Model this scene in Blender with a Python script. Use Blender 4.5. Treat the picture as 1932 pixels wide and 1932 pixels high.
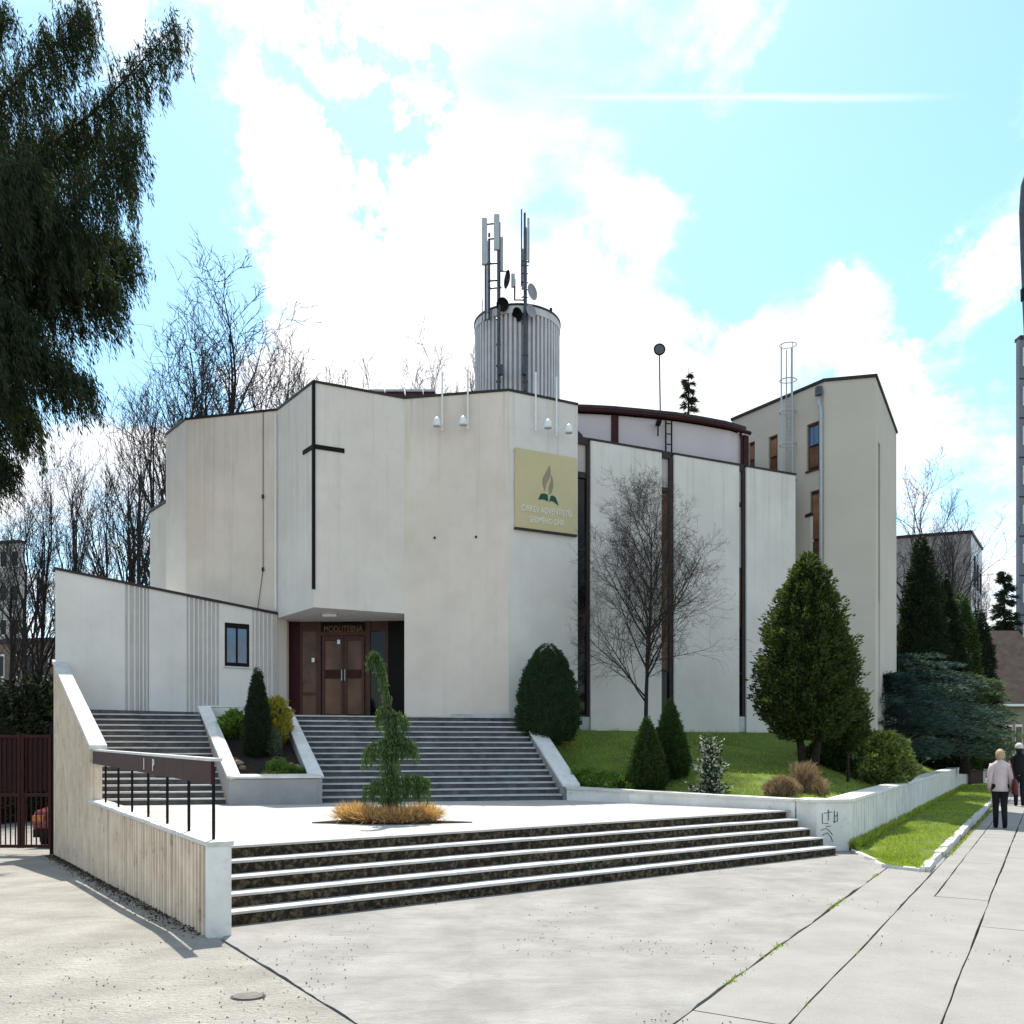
import bpy, math, random
import numpy as np
from mathutils import Vector, Matrix, noise as mnoise
R = math.radians
for o in list(bpy.data.objects):
    bpy.data.objects.remove(o)
scene = bpy.context.scene
COL = scene.collection

# ------------------------------------------------------------------ camera
F, CX, HY, EYE = 1610.0, 966.0, 1416.0, 1.65      # focal length, centre column, horizon row (1932 px frame), eye height
cam_d = bpy.data.cameras.new('camera')
cam = bpy.data.objects.new('camera', cam_d)
COL.objects.link(cam)
cam.location = (0, 0, EYE)
cam.rotation_euler = (R(90), 0, 0)
cam_d.sensor_width = 36.0
cam_d.lens = 36.0 * F / 1932.0
cam_d.shift_y = (HY - 966.0) / 1932.0
cam_d.clip_end = 3000
scene.camera = cam

# ------------------------------------------------------------------ sky and sun
SUN_EL, SUN_AZ = R(62), R(-6)          # azimuth from +Y, negative = to the left
wd = bpy.data.worlds.new('World')
scene.world = wd
wd.use_nodes = True
nt = wd.node_tree
nt.nodes.clear()
def wn(kind, **kw):
    n = nt.nodes.new(kind)
    for k, v in kw.items():
        setattr(n, k, v)
    return n
def wl(a, b):
    nt.links.new(a, b)
w_out = wn('ShaderNodeOutputWorld')
w_bg = wn('ShaderNodeBackground')
w_bg.inputs['Strength'].default_value = 0.105
sky = wn('ShaderNodeTexSky', sky_type='NISHITA', sun_disc=False, sun_elevation=SUN_EL, sun_rotation=SUN_AZ,
         altitude=200, air_density=1.0, dust_density=0.6, ozone_density=1.6)
tc = wn('ShaderNodeTexCoord')
nrm = wn('ShaderNodeVectorMath', operation='NORMALIZE')
wl(tc.outputs['Generated'], nrm.inputs[0])
sep = wn('ShaderNodeSeparateXYZ')
wl(nrm.outputs[0], sep.inputs[0])
def wmath(op, a, b=None, clamp=False):
    m = wn('ShaderNodeMath', operation=op, use_clamp=clamp)
    for i, v in enumerate((a, b)):
        if v is None: continue
        if isinstance(v, (int, float)): m.inputs[i].default_value = v
        else: wl(v, m.inputs[i])
    return m.outputs[0]
zc = wmath('ADD', wmath('MAXIMUM', sep.outputs['Z'], 0.0), 0.32)
comb = wn('ShaderNodeCombineXYZ')
wl(wmath('DIVIDE', sep.outputs['X'], zc), comb.inputs[0])
wl(wmath('DIVIDE', sep.outputs['Y'], zc), comb.inputs[1])
comb.inputs[2].default_value = 3.7
n1 = wn('ShaderNodeTexNoise')
n1.inputs['Scale'].default_value = 3.0
n1.inputs['Detail'].default_value = 9
n1.inputs['Roughness'].default_value = 0.56
n1.inputs['Distortion'].default_value = 0.5
wl(comb.outputs[0], n1.inputs['Vector'])
acc = wmath('MULTIPLY_ADD', n1.outputs['Fac'], 2.5)
acc.node.inputs[2].default_value = -0.70
nwz = wn('ShaderNodeTexNoise'); nwz.inputs['Scale'].default_value = 7.0; nwz.inputs['Detail'].default_value = 7; nwz.inputs['Roughness'].default_value = .62
wl(nrm.outputs[0], nwz.inputs['Vector'])
wsub = wn('ShaderNodeVectorMath', operation='SUBTRACT'); wl(nwz.outputs['Color'], wsub.inputs[0]); wsub.inputs[1].default_value = (.5, .5, .5)
wma = wn('ShaderNodeVectorMath', operation='MULTIPLY_ADD'); wl(wsub.outputs[0], wma.inputs[0]); wma.inputs[1].default_value = (.42, .42, .42); wl(nrm.outputs[0], wma.inputs[2])
wdir = wn('ShaderNodeVectorMath', operation='NORMALIZE'); wl(wma.outputs[0], wdir.inputs[0])
def ray(px, py):
    return Vector(((px - CX) / F, 1.0, (HY - py) / F)).normalized()
BLOBS = [(880, 250, 15, .06), (480, 260, 4, .25), (420, 40, 5, .28), (1340, 30, 5, .25), (1480, 670, 7, .50), (1790, 660, 6, .50), (1640, 740, 5, .3), (1250, 650, 7, .3), (760, 420, 7, .12),
         (1120, 560, 9, .25), (650, 650, 8, .25), (215, 640, 4, .25), (950, 20, 12, .06), (1880, 980, 8, .2), (60, 1150, 10, .2), (1000, 700, 8, .3),
         (590, 160, 3.0, -.40), (660, 240, 3.4, -.60), (720, 280, 2.6, -.45), (455, 110, 3.2, -.50), (130, 330, 11, -.45), (330, 480, 6, -.3),
         (1600, 420, 13, -.34), (1300, 330, 9, -.22), (1700, 150, 9, -.2), (1850, 790, 5, -.3), (340, 220, 4, -.3)]
for bx, by, rad, wgt in BLOBS:
    dn = wn('ShaderNodeVectorMath', operation='DOT_PRODUCT')
    wl(wdir.outputs[0], dn.inputs[0])
    dn.inputs[1].default_value = ray(bx, by)
    mr = wn('ShaderNodeMapRange', interpolation_type='SMOOTHSTEP')
    mr.inputs['From Min'].default_value = math.cos(R(rad))
    mr.inputs['From Max'].default_value = 1.0
    mr.inputs['To Min'].default_value = 0.0
    mr.inputs['To Max'].default_value = wgt * .9
    wl(dn.outputs['Value'], mr.inputs['Value'])
    acc = wmath('ADD', acc, mr.outputs[0])
cm = wn('ShaderNodeMapRange', interpolation_type='SMOOTHSTEP')
cm.inputs['From Min'].default_value = 0.36
cm.inputs['From Max'].default_value = 0.92
wl(acc, cm.inputs['Value'])
hs = wn('ShaderNodeHueSaturation')
hs.inputs['Hue'].default_value = 0.474
hs.inputs['Saturation'].default_value = 1.06
hs.inputs['Value'].default_value = 1.42
wl(sky.outputs[0], hs.inputs['Color'])
n2 = wn('ShaderNodeTexNoise')
n2.inputs['Scale'].default_value = 3.1
n2.inputs['Detail'].default_value = 6
wl(comb.outputs[0], n2.inputs['Vector'])
cr = wn('ShaderNodeMapRange')
cr.inputs['From Min'].default_value = 0.3
cr.inputs['From Max'].default_value = 0.7
cr.inputs['To Min'].default_value = 6.2
cr.inputs['To Max'].default_value = 7.4
wl(n2.outputs['Fac'], cr.inputs['Value'])
cc = wn('ShaderNodeCombineColor')
wl(cr.outputs[0], cc.inputs[0]); wl(cr.outputs[0], cc.inputs[1]); wl(wmath('MULTIPLY', cr.outputs[0], 1.03), cc.inputs[2])
va_, vb_ = ray(1080, 192), ray(1640, 193)
dn = wn('ShaderNodeVectorMath', operation='DOT_PRODUCT'); wl(nrm.outputs[0], dn.inputs[0]); dn.inputs[1].default_value = va_.cross(vb_).normalized()
tr1 = wn('ShaderNodeMapRange', interpolation_type='SMOOTHSTEP'); wl(wmath('ABSOLUTE', wmath('ADD', dn.outputs['Value'], wmath('MULTIPLY', n1.outputs['Fac'], .008))), tr1.inputs['Value'])
tr1.inputs['From Min'].default_value = 0.0; tr1.inputs['From Max'].default_value = .0045; tr1.inputs['To Min'].default_value = .5; tr1.inputs['To Max'].default_value = 0
dm = wn('ShaderNodeVectorMath', operation='DOT_PRODUCT'); wl(nrm.outputs[0], dm.inputs[0]); dm.inputs[1].default_value = ray(1340, 188)
tr2 = wn('ShaderNodeMapRange', interpolation_type='SMOOTHSTEP'); wl(dm.outputs['Value'], tr2.inputs['Value']); tr2.inputs['From Min'].default_value = math.cos(R(13)); tr2.inputs['From Max'].default_value = math.cos(R(1))
trail = wmath('MULTIPLY', tr1.outputs[0], tr2.outputs[0])
mx = wn('ShaderNodeMix', data_type='RGBA')
wl(wmath('MAXIMUM', cm.outputs[0], trail), mx.inputs['Factor'])
wl(hs.outputs[0], mx.inputs['A'])
wl(cc.outputs[0], mx.inputs['B'])
wl(mx.outputs['Result'], w_bg.inputs['Color'])
wl(w_bg.outputs[0], w_out.inputs[0])

sun_d = bpy.data.lights.new('sun', 'SUN')
sun_d.energy = 4.0
sun_d.angle = R(0.53)
sun_d.color = (1.0, 0.945, 0.86)
sun = bpy.data.objects.new('sun', sun_d)
COL.objects.link(sun)
sdir = Vector((math.sin(SUN_AZ) * math.cos(SUN_EL), math.cos(SUN_AZ) * math.cos(SUN_EL), math.sin(SUN_EL)))
sun.rotation_euler = sdir.to_track_quat('Z', 'Y').to_euler()
sun.location = (0, 30, 40)

vs = scene.view_settings
vs.view_transform = 'Standard'
vs.look = 'None'
vs.gamma = 1.0
vs.use_curve_mapping = False
vs.exposure = 0.86
scene.render.engine = 'CYCLES'
scene.cycles.max_bounces = 6
scene.cycles.diffuse_bounces = 3
scene.cycles.glossy_bounces = 3
scene.cycles.transmission_bounces = 4
scene.cycles.transparent_max_bounces = 4
scene.cycles.use_denoising = True

# ------------------------------------------------------------------ helpers: points
def P(px, py, Y):
    return Vector(((px - CX) / F * Y, Y, EYE + (HY - py) / F * Y))
def G(px, py, z=0.0):
    Y = (EYE - z) * F / (py - HY)
    return Vector(((px - CX) / F * Y, Y, z))
def Z(py, Y):
    return EYE + (HY - py) / F * Y
def XY(px, Y):
    return Vector(((px - CX) / F * Y, Y))
def on_line(px, a, b):
    """plan point where the view column px meets the plan line a-b"""
    k = (px - CX) / F
    a, b = Vector(a[:2]), Vector(b[:2])
    d = b - a
    t = (k * a.y - a.x) / (d.x - k * d.y)
    return a + d * t
def lerp(a, b, t):
    return a + (b - a) * t
def sm(a, b, x):
    t = min(1.0, max(0.0, (x - a) / (b - a)))
    return t * t * (3 - 2 * t)

# ------------------------------------------------------------------ helpers: materials
MATS = {}
def M(name, c1, c2=None, scale=4.0, rough=0.85, bump=0.0, bscale=40.0, streak=0.0, spec=0.3, trans=0.0, island=False,
      detail=6.0, lo=0.35, hi=0.68, metal=0.0, spots=None, cracks=None, bdist=0.02, wrinkle=0.0, topz=None, grain=0.0):
    if name in MATS: return MATS[name]
    m = bpy.data.materials.new(name)
    m.use_nodes = True
    t = m.node_tree
    L = t.links.new
    b = t.nodes['Principled BSDF']
    out = t.nodes['Material Output']
    b.inputs['Roughness'].default_value = rough
    b.inputs['Specular IOR Level'].default_value = spec
    b.inputs['Metallic'].default_value = metal
    c2 = c2 or tuple(x * 0.8 for x in c1)
    geo = t.nodes.new('ShaderNodeNewGeometry')
    ramp = t.nodes.new('ShaderNodeValToRGB')
    ramp.color_ramp.elements[0].color = (*c2, 1)
    ramp.color_ramp.elements[1].color = (*c1, 1)
    ramp.color_ramp.elements[0].position = lo
    ramp.color_ramp.elements[1].position = hi
    if island:
        ns = t.nodes.new('ShaderNodeTexNoise')
        ns.inputs['Scale'].default_value = scale
        ns.inputs['Detail'].default_value = 2
        L(geo.outputs['Position'], ns.inputs['Vector'])
        ad = t.nodes.new('ShaderNodeMath'); ad.operation = 'MULTIPLY_ADD'
        L(geo.outputs['Random Per Island'], ad.inputs[0])
        ad.inputs[1].default_value = 0.55
        m2 = t.nodes.new('ShaderNodeMath'); m2.operation = 'MULTIPLY'
        L(ns.outputs['Fac'], m2.inputs[0]); m2.inputs[1].default_value = 0.5
        L(m2.outputs[0], ad.inputs[2])
        L(ad.outputs[0], ramp.inputs['Fac'])
    else:
        ns = t.nodes.new('ShaderNodeTexNoise')
        ns.inputs['Scale'].default_value = scale
        ns.inputs['Detail'].default_value = detail
        ns.inputs['Roughness'].default_value = 0.62
        L(geo.outputs['Position'], ns.inputs['Vector'])
        L(ns.outputs['Fac'], ramp.inputs['Fac'])
    col = ramp.outputs['Color']
    def darken(col, fac_socket, colr, amt):
        mm = t.nodes.new('ShaderNodeMix'); mm.data_type = 'RGBA'
        ml = t.nodes.new('ShaderNodeMath'); ml.operation = 'MULTIPLY'
        L(fac_socket, ml.inputs[0]); ml.inputs[1].default_value = amt
        L(ml.outputs[0], mm.inputs['Factor'])
        L(col, mm.inputs['A']); mm.inputs['B'].default_value = (*colr, 1)
        return mm.outputs['Result']
    if streak:
        mp = t.nodes.new('ShaderNodeMapping')
        mp.inputs['Scale'].default_value = (5.5, 5.5, 0.16)
        L(geo.outputs['Position'], mp.inputs['Vector'])
        n3 = t.nodes.new('ShaderNodeTexNoise')
        n3.inputs['Scale'].default_value = 1.0; n3.inputs['Detail'].default_value = 5; n3.inputs['Roughness'].default_value = 0.7
        L(mp.outputs[0], n3.inputs['Vector'])
        r3 = t.nodes.new('ShaderNodeValToRGB')
        r3.color_ramp.elements[0].position = 0.52; r3.color_ramp.elements[1].position = 0.78
        L(n3.outputs['Fac'], r3.inputs['Fac'])
        stf = r3.outputs['Color']
        if topz:      # rain streaks run down from the coping
            sz_ = t.nodes.new('ShaderNodeSeparateXYZ'); L(geo.outputs['Position'], sz_.inputs[0])
            mz_ = t.nodes.new('ShaderNodeMapRange'); mz_.interpolation_type = 'SMOOTHSTEP'
            L(sz_.outputs['Z'], mz_.inputs['Value']); mz_.inputs['From Min'].default_value = topz - 3.2; mz_.inputs['From Max'].default_value = topz
            mz_.inputs['To Min'].default_value = .55; mz_.inputs['To Max'].default_value = 1.7
            mm_ = t.nodes.new('ShaderNodeMath'); mm_.operation = 'MULTIPLY'; L(stf, mm_.inputs[0]); L(mz_.outputs[0], mm_.inputs[1]); stf = mm_.outputs[0]
        col = darken(col, stf, tuple(x * 0.45 for x in c1), streak)
    if spots:
        sc_, amt, sc_col = spots
        v = t.nodes.new('ShaderNodeTexNoise')
        v.inputs['Scale'].default_value = sc_; v.inputs['Detail'].default_value = 4; v.inputs['Roughness'].default_value = 0.75
        L(geo.outputs['Position'], v.inputs['Vector'])
        r4 = t.nodes.new('ShaderNodeValToRGB')
        r4.color_ramp.elements[0].position = 0.57; r4.color_ramp.elements[1].position = 0.70
        L(v.outputs['Fac'], r4.inputs['Fac'])
        col = darken(col, r4.outputs['Color'], sc_col, amt)
    if cracks:
        csc, amt = cracks
        wp = t.nodes.new('ShaderNodeTexNoise'); wp.inputs['Scale'].default_value = 1.7; wp.inputs['Detail'].default_value = 5
        L(geo.outputs['Position'], wp.inputs['Vector'])
        va = t.nodes.new('ShaderNodeVectorMath'); va.operation = 'MULTIPLY_ADD'
        L(wp.outputs['Color'], va.inputs[0]); va.inputs[1].default_value = (0.9, 0.9, 0.9); L(geo.outputs['Position'], va.inputs[2])
        vo = t.nodes.new('ShaderNodeTexVoronoi'); vo.feature = 'DISTANCE_TO_EDGE'; vo.inputs['Scale'].default_value = csc
        L(va.outputs[0], vo.inputs['Vector'])
        r5 = t.nodes.new('ShaderNodeValToRGB')
        r5.color_ramp.elements[0].position = 0.0; r5.color_ramp.elements[0].color = (1, 1, 1, 1)
        r5.color_ramp.elements[1].position = 0.012; r5.color_ramp.elements[1].color = (0, 0, 0, 1)
        L(vo.outputs['Distance'], r5.inputs['Fac'])
        col = darken(col, r5.outputs['Color'], tuple(x * 0.25 for x in c1), amt)
    if grain:
        ng = t.nodes.new('ShaderNodeTexNoise'); ng.inputs['Scale'].default_value = 70; ng.inputs['Detail'].default_value = 3; ng.inputs['Roughness'].default_value = .8
        L(geo.outputs['Position'], ng.inputs['Vector'])
        rg = t.nodes.new('ShaderNodeValToRGB'); rg.color_ramp.elements[0].position = .46; rg.color_ramp.elements[1].position = .66
        L(ng.outputs['Fac'], rg.inputs['Fac'])
        col = darken(col, rg.outputs['Color'], tuple(x * .45 for x in c1), grain)
    if wrinkle:
        mp2 = t.nodes.new('ShaderNodeMapping'); mp2.inputs['Scale'].default_value = (0.55, 3.2, 1.0); mp2.inputs['Rotation'].default_value = (0, 0, R(-14))
        L(geo.outputs['Position'], mp2.inputs['Vector'])
        nw = t.nodes.new('ShaderNodeTexNoise'); nw.inputs['Scale'].default_value = 1.5; nw.inputs['Detail'].default_value = 7; nw.inputs['Distortion'].default_value = .6
        L(mp2.outputs[0], nw.inputs['Vector'])
        rw = t.nodes.new('ShaderNodeValToRGB'); e_ = rw.color_ramp.elements
        e_[0].position = .47; e_[0].color = (0, 0, 0, 1); e_[1].position = .50; e_[1].color = (1, 1, 1, 1)
        e3 = e_.new(.515); e3.color = (0, 0, 0, 1)
        L(nw.outputs['Fac'], rw.inputs['Fac'])
        col = darken(col, rw.outputs['Color'], tuple(x * .55 for x in c1), wrinkle)
    L(col, b.inputs['Base Color'])
    if bump:
        bn = t.nodes.new('ShaderNodeTexNoise')
        bn.inputs['Scale'].default_value = bscale; bn.inputs['Detail'].default_value = 4
        L(geo.outputs['Position'], bn.inputs['Vector'])
        bu = t.nodes.new('ShaderNodeBump')
        bu.inputs['Strength'].default_value = bump
        bu.inputs['Distance'].default_value = bdist
        L(bn.outputs['Fac'], bu.inputs['Height'])
        L(bu.outputs[0], b.inputs['Normal'])
    if trans:
        tr = t.nodes.new('ShaderNodeBsdfTranslucent')
        br = t.nodes.new('ShaderNodeMix'); br.data_type = 'RGBA'; br.blend_type = 'MULTIPLY'; br.inputs['Factor'].default_value = 1
        L(col, br.inputs['A']); br.inputs['B'].default_value = (1.5, 1.7, 0.7, 1)
        L(br.outputs['Result'], tr.inputs['Color'])
        ms = t.nodes.new('ShaderNodeMixShader'); ms.inputs[0].default_value = trans
        L(b.outputs[0], ms.inputs[1]); L(tr.outputs[0], ms.inputs[2])
        L(ms.outputs[0], out.inputs['Surface'])
    MATS[name] = m
    return m

plaster = M('facade_render', (.74, .665, .59), (.64, .567, .498), scale=.7, rough=.9, bump=.2, bscale=60, topz=10.25, streak=.34, spots=(2.2, .16, (.42, .36, .30)))
plaster_w = M('facade_render_warm', (.74, .645, .56), (.63, .54, .465), scale=.8, rough=.9, bump=.2, bscale=60, topz=10.25, streak=.36, spots=(1.6, .22, (.45, .36, .29)))
plaster_c = M('facade_render_cool', (.735, .685, .63), (.645, .597, .548), scale=.8, rough=.9, bump=.16, bscale=60, topz=9.4, streak=.30, spots=(1.9, .12, (.44, .40, .36)))
plaster_t = M('tower_render', (.56, .505, .43), (.51, .455, .385), scale=.5, rough=.9, bump=.08, bscale=60)
mauve = M('attic_panel', (.56, .485, .49), (.50, .43, .44), scale=.6, rough=.6, spec=.4)
cap_dark = M('dark_flashing', (.035, .022, .020), (.018, .012, .012), scale=6, rough=.5)
maroon = M('maroon_metal', (.048, .008, .007), (.028, .005, .005), scale=5, rough=.6, spec=.2, streak=.3)
brownfr = M('brown_frame', (.085, .036, .026), (.055, .024, .017), scale=6, rough=.5, spec=.2)
black_m = M('black_paint', (.011, .009, .009), (.007, .006, .006), scale=8, rough=.55, spec=.1)
white_m = M('white_paint', (.78, .78, .77), (.70, .70, .69), scale=6, rough=.4, spec=.5)
galv = M('galvanised', (.42, .44, .46), (.33, .35, .37), scale=9, rough=.45, spec=.5, metal=.4)
steel_d = M('dark_steel', (.09, .10, .115), (.05, .055, .065), scale=9, rough=.5, metal=.3)
white_conc = M('white_wall_paint', (.76, .745, .71), (.62, .60, .56), scale=2.2, rough=.9, bump=.2, bscale=50, streak=.35, spots=(3.2, .3, (.25, .22, .18)))
cream_conc = M('cream_wall_paint', (.76, .63, .50), (.60, .47, .355), scale=2.4, rough=.95, bump=.25, bscale=45, streak=.75, spots=(3.0, .45, (.09, .065, .04)))
coping_m = M('coping_concrete', (.66, .645, .61), (.52, .50, .46), scale=5, rough=.9, bump=.2, bscale=50, spots=(5, .25, (.2, .17, .13)))
plaza_m = M('plaza_concrete', (.47, .455, .43), (.37, .357, .335), scale=.8, rough=.9, bump=.15, bscale=60, spots=(7, .12, (.3, .27, .22)), cracks=(.35, .35))
fore_m = M('forecourt_concrete', (.32, .308, .286), (.215, .206, .19), scale=1.5, rough=.92, bump=.45, bscale=26, spots=(4.5, .22, (.26, .23, .19)), cracks=(.30, .10), bdist=.03, wrinkle=.42, grain=.35)
drive_m = M('drive_asphalt', (.40, .376, .335), (.265, .246, .216), scale=1.3, rough=.95, bump=.8, bscale=34, spots=(22, .5, (.13, .11, .09)), cracks=(.4, .15), bdist=.05, wrinkle=.42, grain=.5)
slab_m = M('slab_concrete', (.30, .288, .268), (.245, .235, .216), scale=1.6, rough=.92, bump=.3, bscale=45, spots=(5, .2, (.24, .21, .18)), wrinkle=.15, grain=.3)
bed_m = M('joint_soil', (.14, .12, .085), (.06, .05, .035), scale=9, rough=1, bump=.6, bscale=40)
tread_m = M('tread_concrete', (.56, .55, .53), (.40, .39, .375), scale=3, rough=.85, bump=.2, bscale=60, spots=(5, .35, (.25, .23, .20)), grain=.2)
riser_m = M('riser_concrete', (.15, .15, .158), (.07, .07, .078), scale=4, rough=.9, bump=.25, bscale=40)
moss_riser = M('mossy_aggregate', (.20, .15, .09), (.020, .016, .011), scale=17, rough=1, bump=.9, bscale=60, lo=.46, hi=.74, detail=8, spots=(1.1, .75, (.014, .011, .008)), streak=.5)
soil_m = M('bed_soil', (.035, .024, .016), (.015, .010, .008), scale=12, rough=1, bump=.8, bscale=30)
grass_g = M('lawn_ground', (.15, .20, .03), (.08, .12, .02), scale=1.3, rough=1, bump=.6, bscale=70, spots=(2.4, .35, (.15, .13, .05)))
grass_b = M('grass_blade', (.36, .39, .07), (.15, .21, .04), scale=.9, rough=.7, island=True, trans=.35)
earth_m = M('far_ground', (.16, .145, .11), (.09, .085, .055), scale=.15, rough=1)
kerb_m = M('kerb_stone', (.60, .585, .55), (.42, .40, .37), scale=7, rough=.9, bump=.5, bscale=22)
bark = M('dark_bark', (.040, .031, .026), (.020, .016, .014), scale=14, rough=1, bump=.4, bscale=60)
twig_w = M('warm_twig', (.055, .040, .030), (.018, .014, .012), scale=3, rough=.9)
far_twig = M('far_twig', (.055, .047, .045), (.030, .026, .026), scale=3, rough=1)
sign_y = M('sign_yellow', (.56, .48, .27), (.52, .44, .245), scale=1.2, rough=.55)
sign_green = M('sign_green', (.0, .075, .045), (.0, .06, .036), scale=6, rough=.5)
sign_tan = M('sign_flame', (.30, .235, .165), (.26, .20, .14), scale=6, rough=.5)
sign_cream = M('sign_letters', (.80, .76, .66), (.74, .70, .60), scale=6, rough=.5)
gold = M('gold_letters', (.20, .115, .035), (.15, .085, .025), scale=9, rough=.4)

def glass(name, col, rough=.04, spec=.6):
    m = M(name, col, tuple(x * .45 for x in col), scale=1.6, rough=rough, spec=spec, streak=.5)
    return m
pane_d = glass('dark_glass', (.010, .008, .009), .05, .22)
pane_b = glass('brown_glass', (.17, .078, .045), .08, .14)
pane_o = glass('orange_glass', (.32, .155, .085), .1, .3)
pane_s = glass('sky_glass', (.05, .085, .20), .03, 1.0)  # blue in the base colour stands for reflected sky
pane_p = M('strip_panel', (.46, .385, .35), (.41, .34, .31), scale=.8, rough=.4, spec=.5)

# ------------------------------------------------------------------ helpers: objects
WLOC = {}
def link(o, parent=None):
    COL.objects.link(o)
    if parent is not None:
        o.parent = parent
    return o
def world_loc(o):
    return WLOC.get(o.name, Vector((0, 0, 0)))
def tag(o, label=None, cat=None, group=None, kind=None):
    if label: o['label'] = label
    if cat: o['category'] = cat
    if group: o['group'] = group
    if kind: o['kind'] = kind
    return o
def thing(name, label, cat, loc=(0, 0, 0), group=None):
    o = bpy.data.objects.new(name, None)
    o.empty_display_size = .2
    o.location = loc
    link(o)
    WLOC[o.name] = Vector(loc)
    return tag(o, label, cat, group)
def place(name, me, mat, parent, loc, rz=0.0, scale=(1, 1, 1), rot=None):
    """object sharing mesh me, loc in world coordinates"""
    o = bpy.data.objects.new(name, me)
    if mat is not None and not me.materials:
        me.materials.append(mat)
    link(o, parent)
    loc = Vector(loc)
    WLOC[o.name] = loc
    o.location = loc - (world_loc(parent) if parent is not None else Vector((0, 0, 0)))
    o.rotation_euler = rot if rot else (0, 0, rz)
    o.scale = scale
    return o
class MB:
    def __init__(s):
        s.v, s.f = [], []
    def add(s, vs, fs):
        b = len(s.v)
        s.v.extend([tuple(x) for x in vs])
        s.f.extend([tuple(i + b for i in f) for f in fs])
        return s
    def hexa(s, b4, t4):
        return s.add(list(b4) + list(t4), [(3, 2, 1, 0), (4, 5, 6, 7), (0, 1, 5, 4), (1, 2, 6, 5), (2, 3, 7, 6), (3, 0, 4, 7)])
    def box(s, c, size, rz=0.0):
        c = Vector(c); hx, hy, hz = size[0] / 2, size[1] / 2, size[2] / 2
        ca, sa = math.cos(rz), math.sin(rz)
        def q(x, y, z): return (c.x + x * ca - y * sa, c.y + x * sa + y * ca, c.z + z)
        return s.hexa([q(-hx, -hy, -hz), q(hx, -hy, -hz), q(hx, hy, -hz), q(-hx, hy, -hz)],
                      [q(-hx, -hy, hz), q(hx, -hy, hz), q(hx, hy, hz), q(-hx, hy, hz)])
    def prism(s, poly, z0, z1):
        n = len(poly)
        z0 = z0 if isinstance(z0, (list, tuple)) else [z0] * n
        z1 = z1 if isinstance(z1, (list, tuple)) else [z1] * n
        vs = [(p[0], p[1], a) for p, a in zip(poly, z0)] + [(p[0], p[1], a) for p, a in zip(poly, z1)]
        fs = [tuple(reversed(range(n))), tuple(range(n, 2 * n))] + [(i, (i + 1) % n, n + (i + 1) % n, n + i) for i in range(n)]
        return s.add(vs, fs)
    def wall(s, p0, p1, zb, zt, t=0.2, proud=0.0):
        """slab standing on plan line p0-p1; t is depth to the left of p0->p1 (behind), proud shifts it to the right side"""
        p0, p1 = Vector(p0[:2]), Vector(p1[:2])
        d = (p1 - p0).normalized()
        nb = Vector((-d.y, d.x))
        a, b = p0 - nb * proud, p1 - nb * proud
        c, e = p1 + nb * t, p0 + nb * t
        zb = zb if isinstance(zb, (list, tuple)) else (zb, zb)
        zt = zt if isinstance(zt, (list, tuple)) else (zt, zt)
        return s.hexa([(*a, zb[0]), (*b, zb[1]), (*c, zb[1]), (*e, zb[0])], [(*a, zt[0]), (*b, zt[1]), (*c, zt[1]), (*e, zt[0])])
    def tube(s, pts, rads, n=6, cap=True):
        pts = [Vector(p) for p in pts]
        if not isinstance(rads, (list, tuple)): rads = [rads] * len(pts)
        b = len(s.v)
        ref = None
        for i, p in enumerate(pts):
            d = (pts[min(i + 1, len(pts) - 1)] - pts[max(i - 1, 0)])
            if d.length < 1e-9: d = Vector((0, 0, 1))
            d.normalize()
            if ref is None:
                ref = d.orthogonal().normalized()
            u = (ref - d * ref.dot(d))
            if u.length < 1e-5: u = d.orthogonal()
            u.normalize(); ref = u
            w = d.cross(u)
            for k in range(n):
                a = 2 * math.pi * k / n
                s.v.append(tuple(p + (u * math.cos(a) + w * math.sin(a)) * rads[i]))
        for i in range(len(pts) - 1):
            for k in range(n):
                k2 = (k + 1) % n
                s.f.append((b + i * n + k, b + i * n + k2, b + (i + 1) * n + k2, b + (i + 1) * n + k))
        if cap:
            s.f.append(tuple(b + k for k in reversed(range(n))))
            s.f.append(tuple(b + (len(pts) - 1) * n + k for k in range(n)))
        return s
    def bar(s, a, b, w, h=None):
        return s.tube([a, b], [w * .707, w * .707], 4)
    def loft(s, rings, n=12, cap=True):
        """rings: (cx, cy, cz, rx, ry)"""
        b = len(s.v)
        for cx, cy, cz, rx, ry in rings:
            for k in range(n):
                a = 2 * math.pi * k / n
                s.v.append((cx + rx * math.cos(a), cy + ry * math.sin(a), cz))
        for i in range(len(rings) - 1):
            for k in range(n):
                k2 = (k + 1) % n
                s.f.append((b + i * n + k, b + i * n + k2, b + (i + 1) * n + k2, b + (i + 1) * n + k))
        if cap:
            s.f.append(tuple(b + k for k in reversed(range(n))))
            s.f.append(tuple(b + (len(rings) - 1) * n + k for k in range(n)))
        return s
    def mesh(s, name, mat, smooth=False):
        me = bpy.data.meshes.new(name)
        me.from_pydata(s.v, [], s.f)
        if mat: me.materials.append(mat)
        if smooth: me.polygons.foreach_set('use_smooth', [True] * len(me.polygons))
        me.update()
        return me
    def build(s, name, mat, parent=None, smooth=False, bevel=0.0):
        if not s.v: return None
        xs = [v[0] for v in s.v]; ys = [v[1] for v in s.v]; zs = [v[2] for v in s.v]
        c = Vector(((min(xs) + max(xs)) / 2, (min(ys) + max(ys)) / 2, min(zs)))
        s.v = [(v[0] - c.x, v[1] - c.y, v[2] - c.z) for v in s.v]
        o = place(name, s.mesh(name, mat, smooth), None, parent, c)
        if bevel:
            bm_ = o.modifiers.new('bevel', 'BEVEL'); bm_.width = bevel; bm_.segments = 2; bm_.limit_method = 'ANGLE'
        return o
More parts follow.
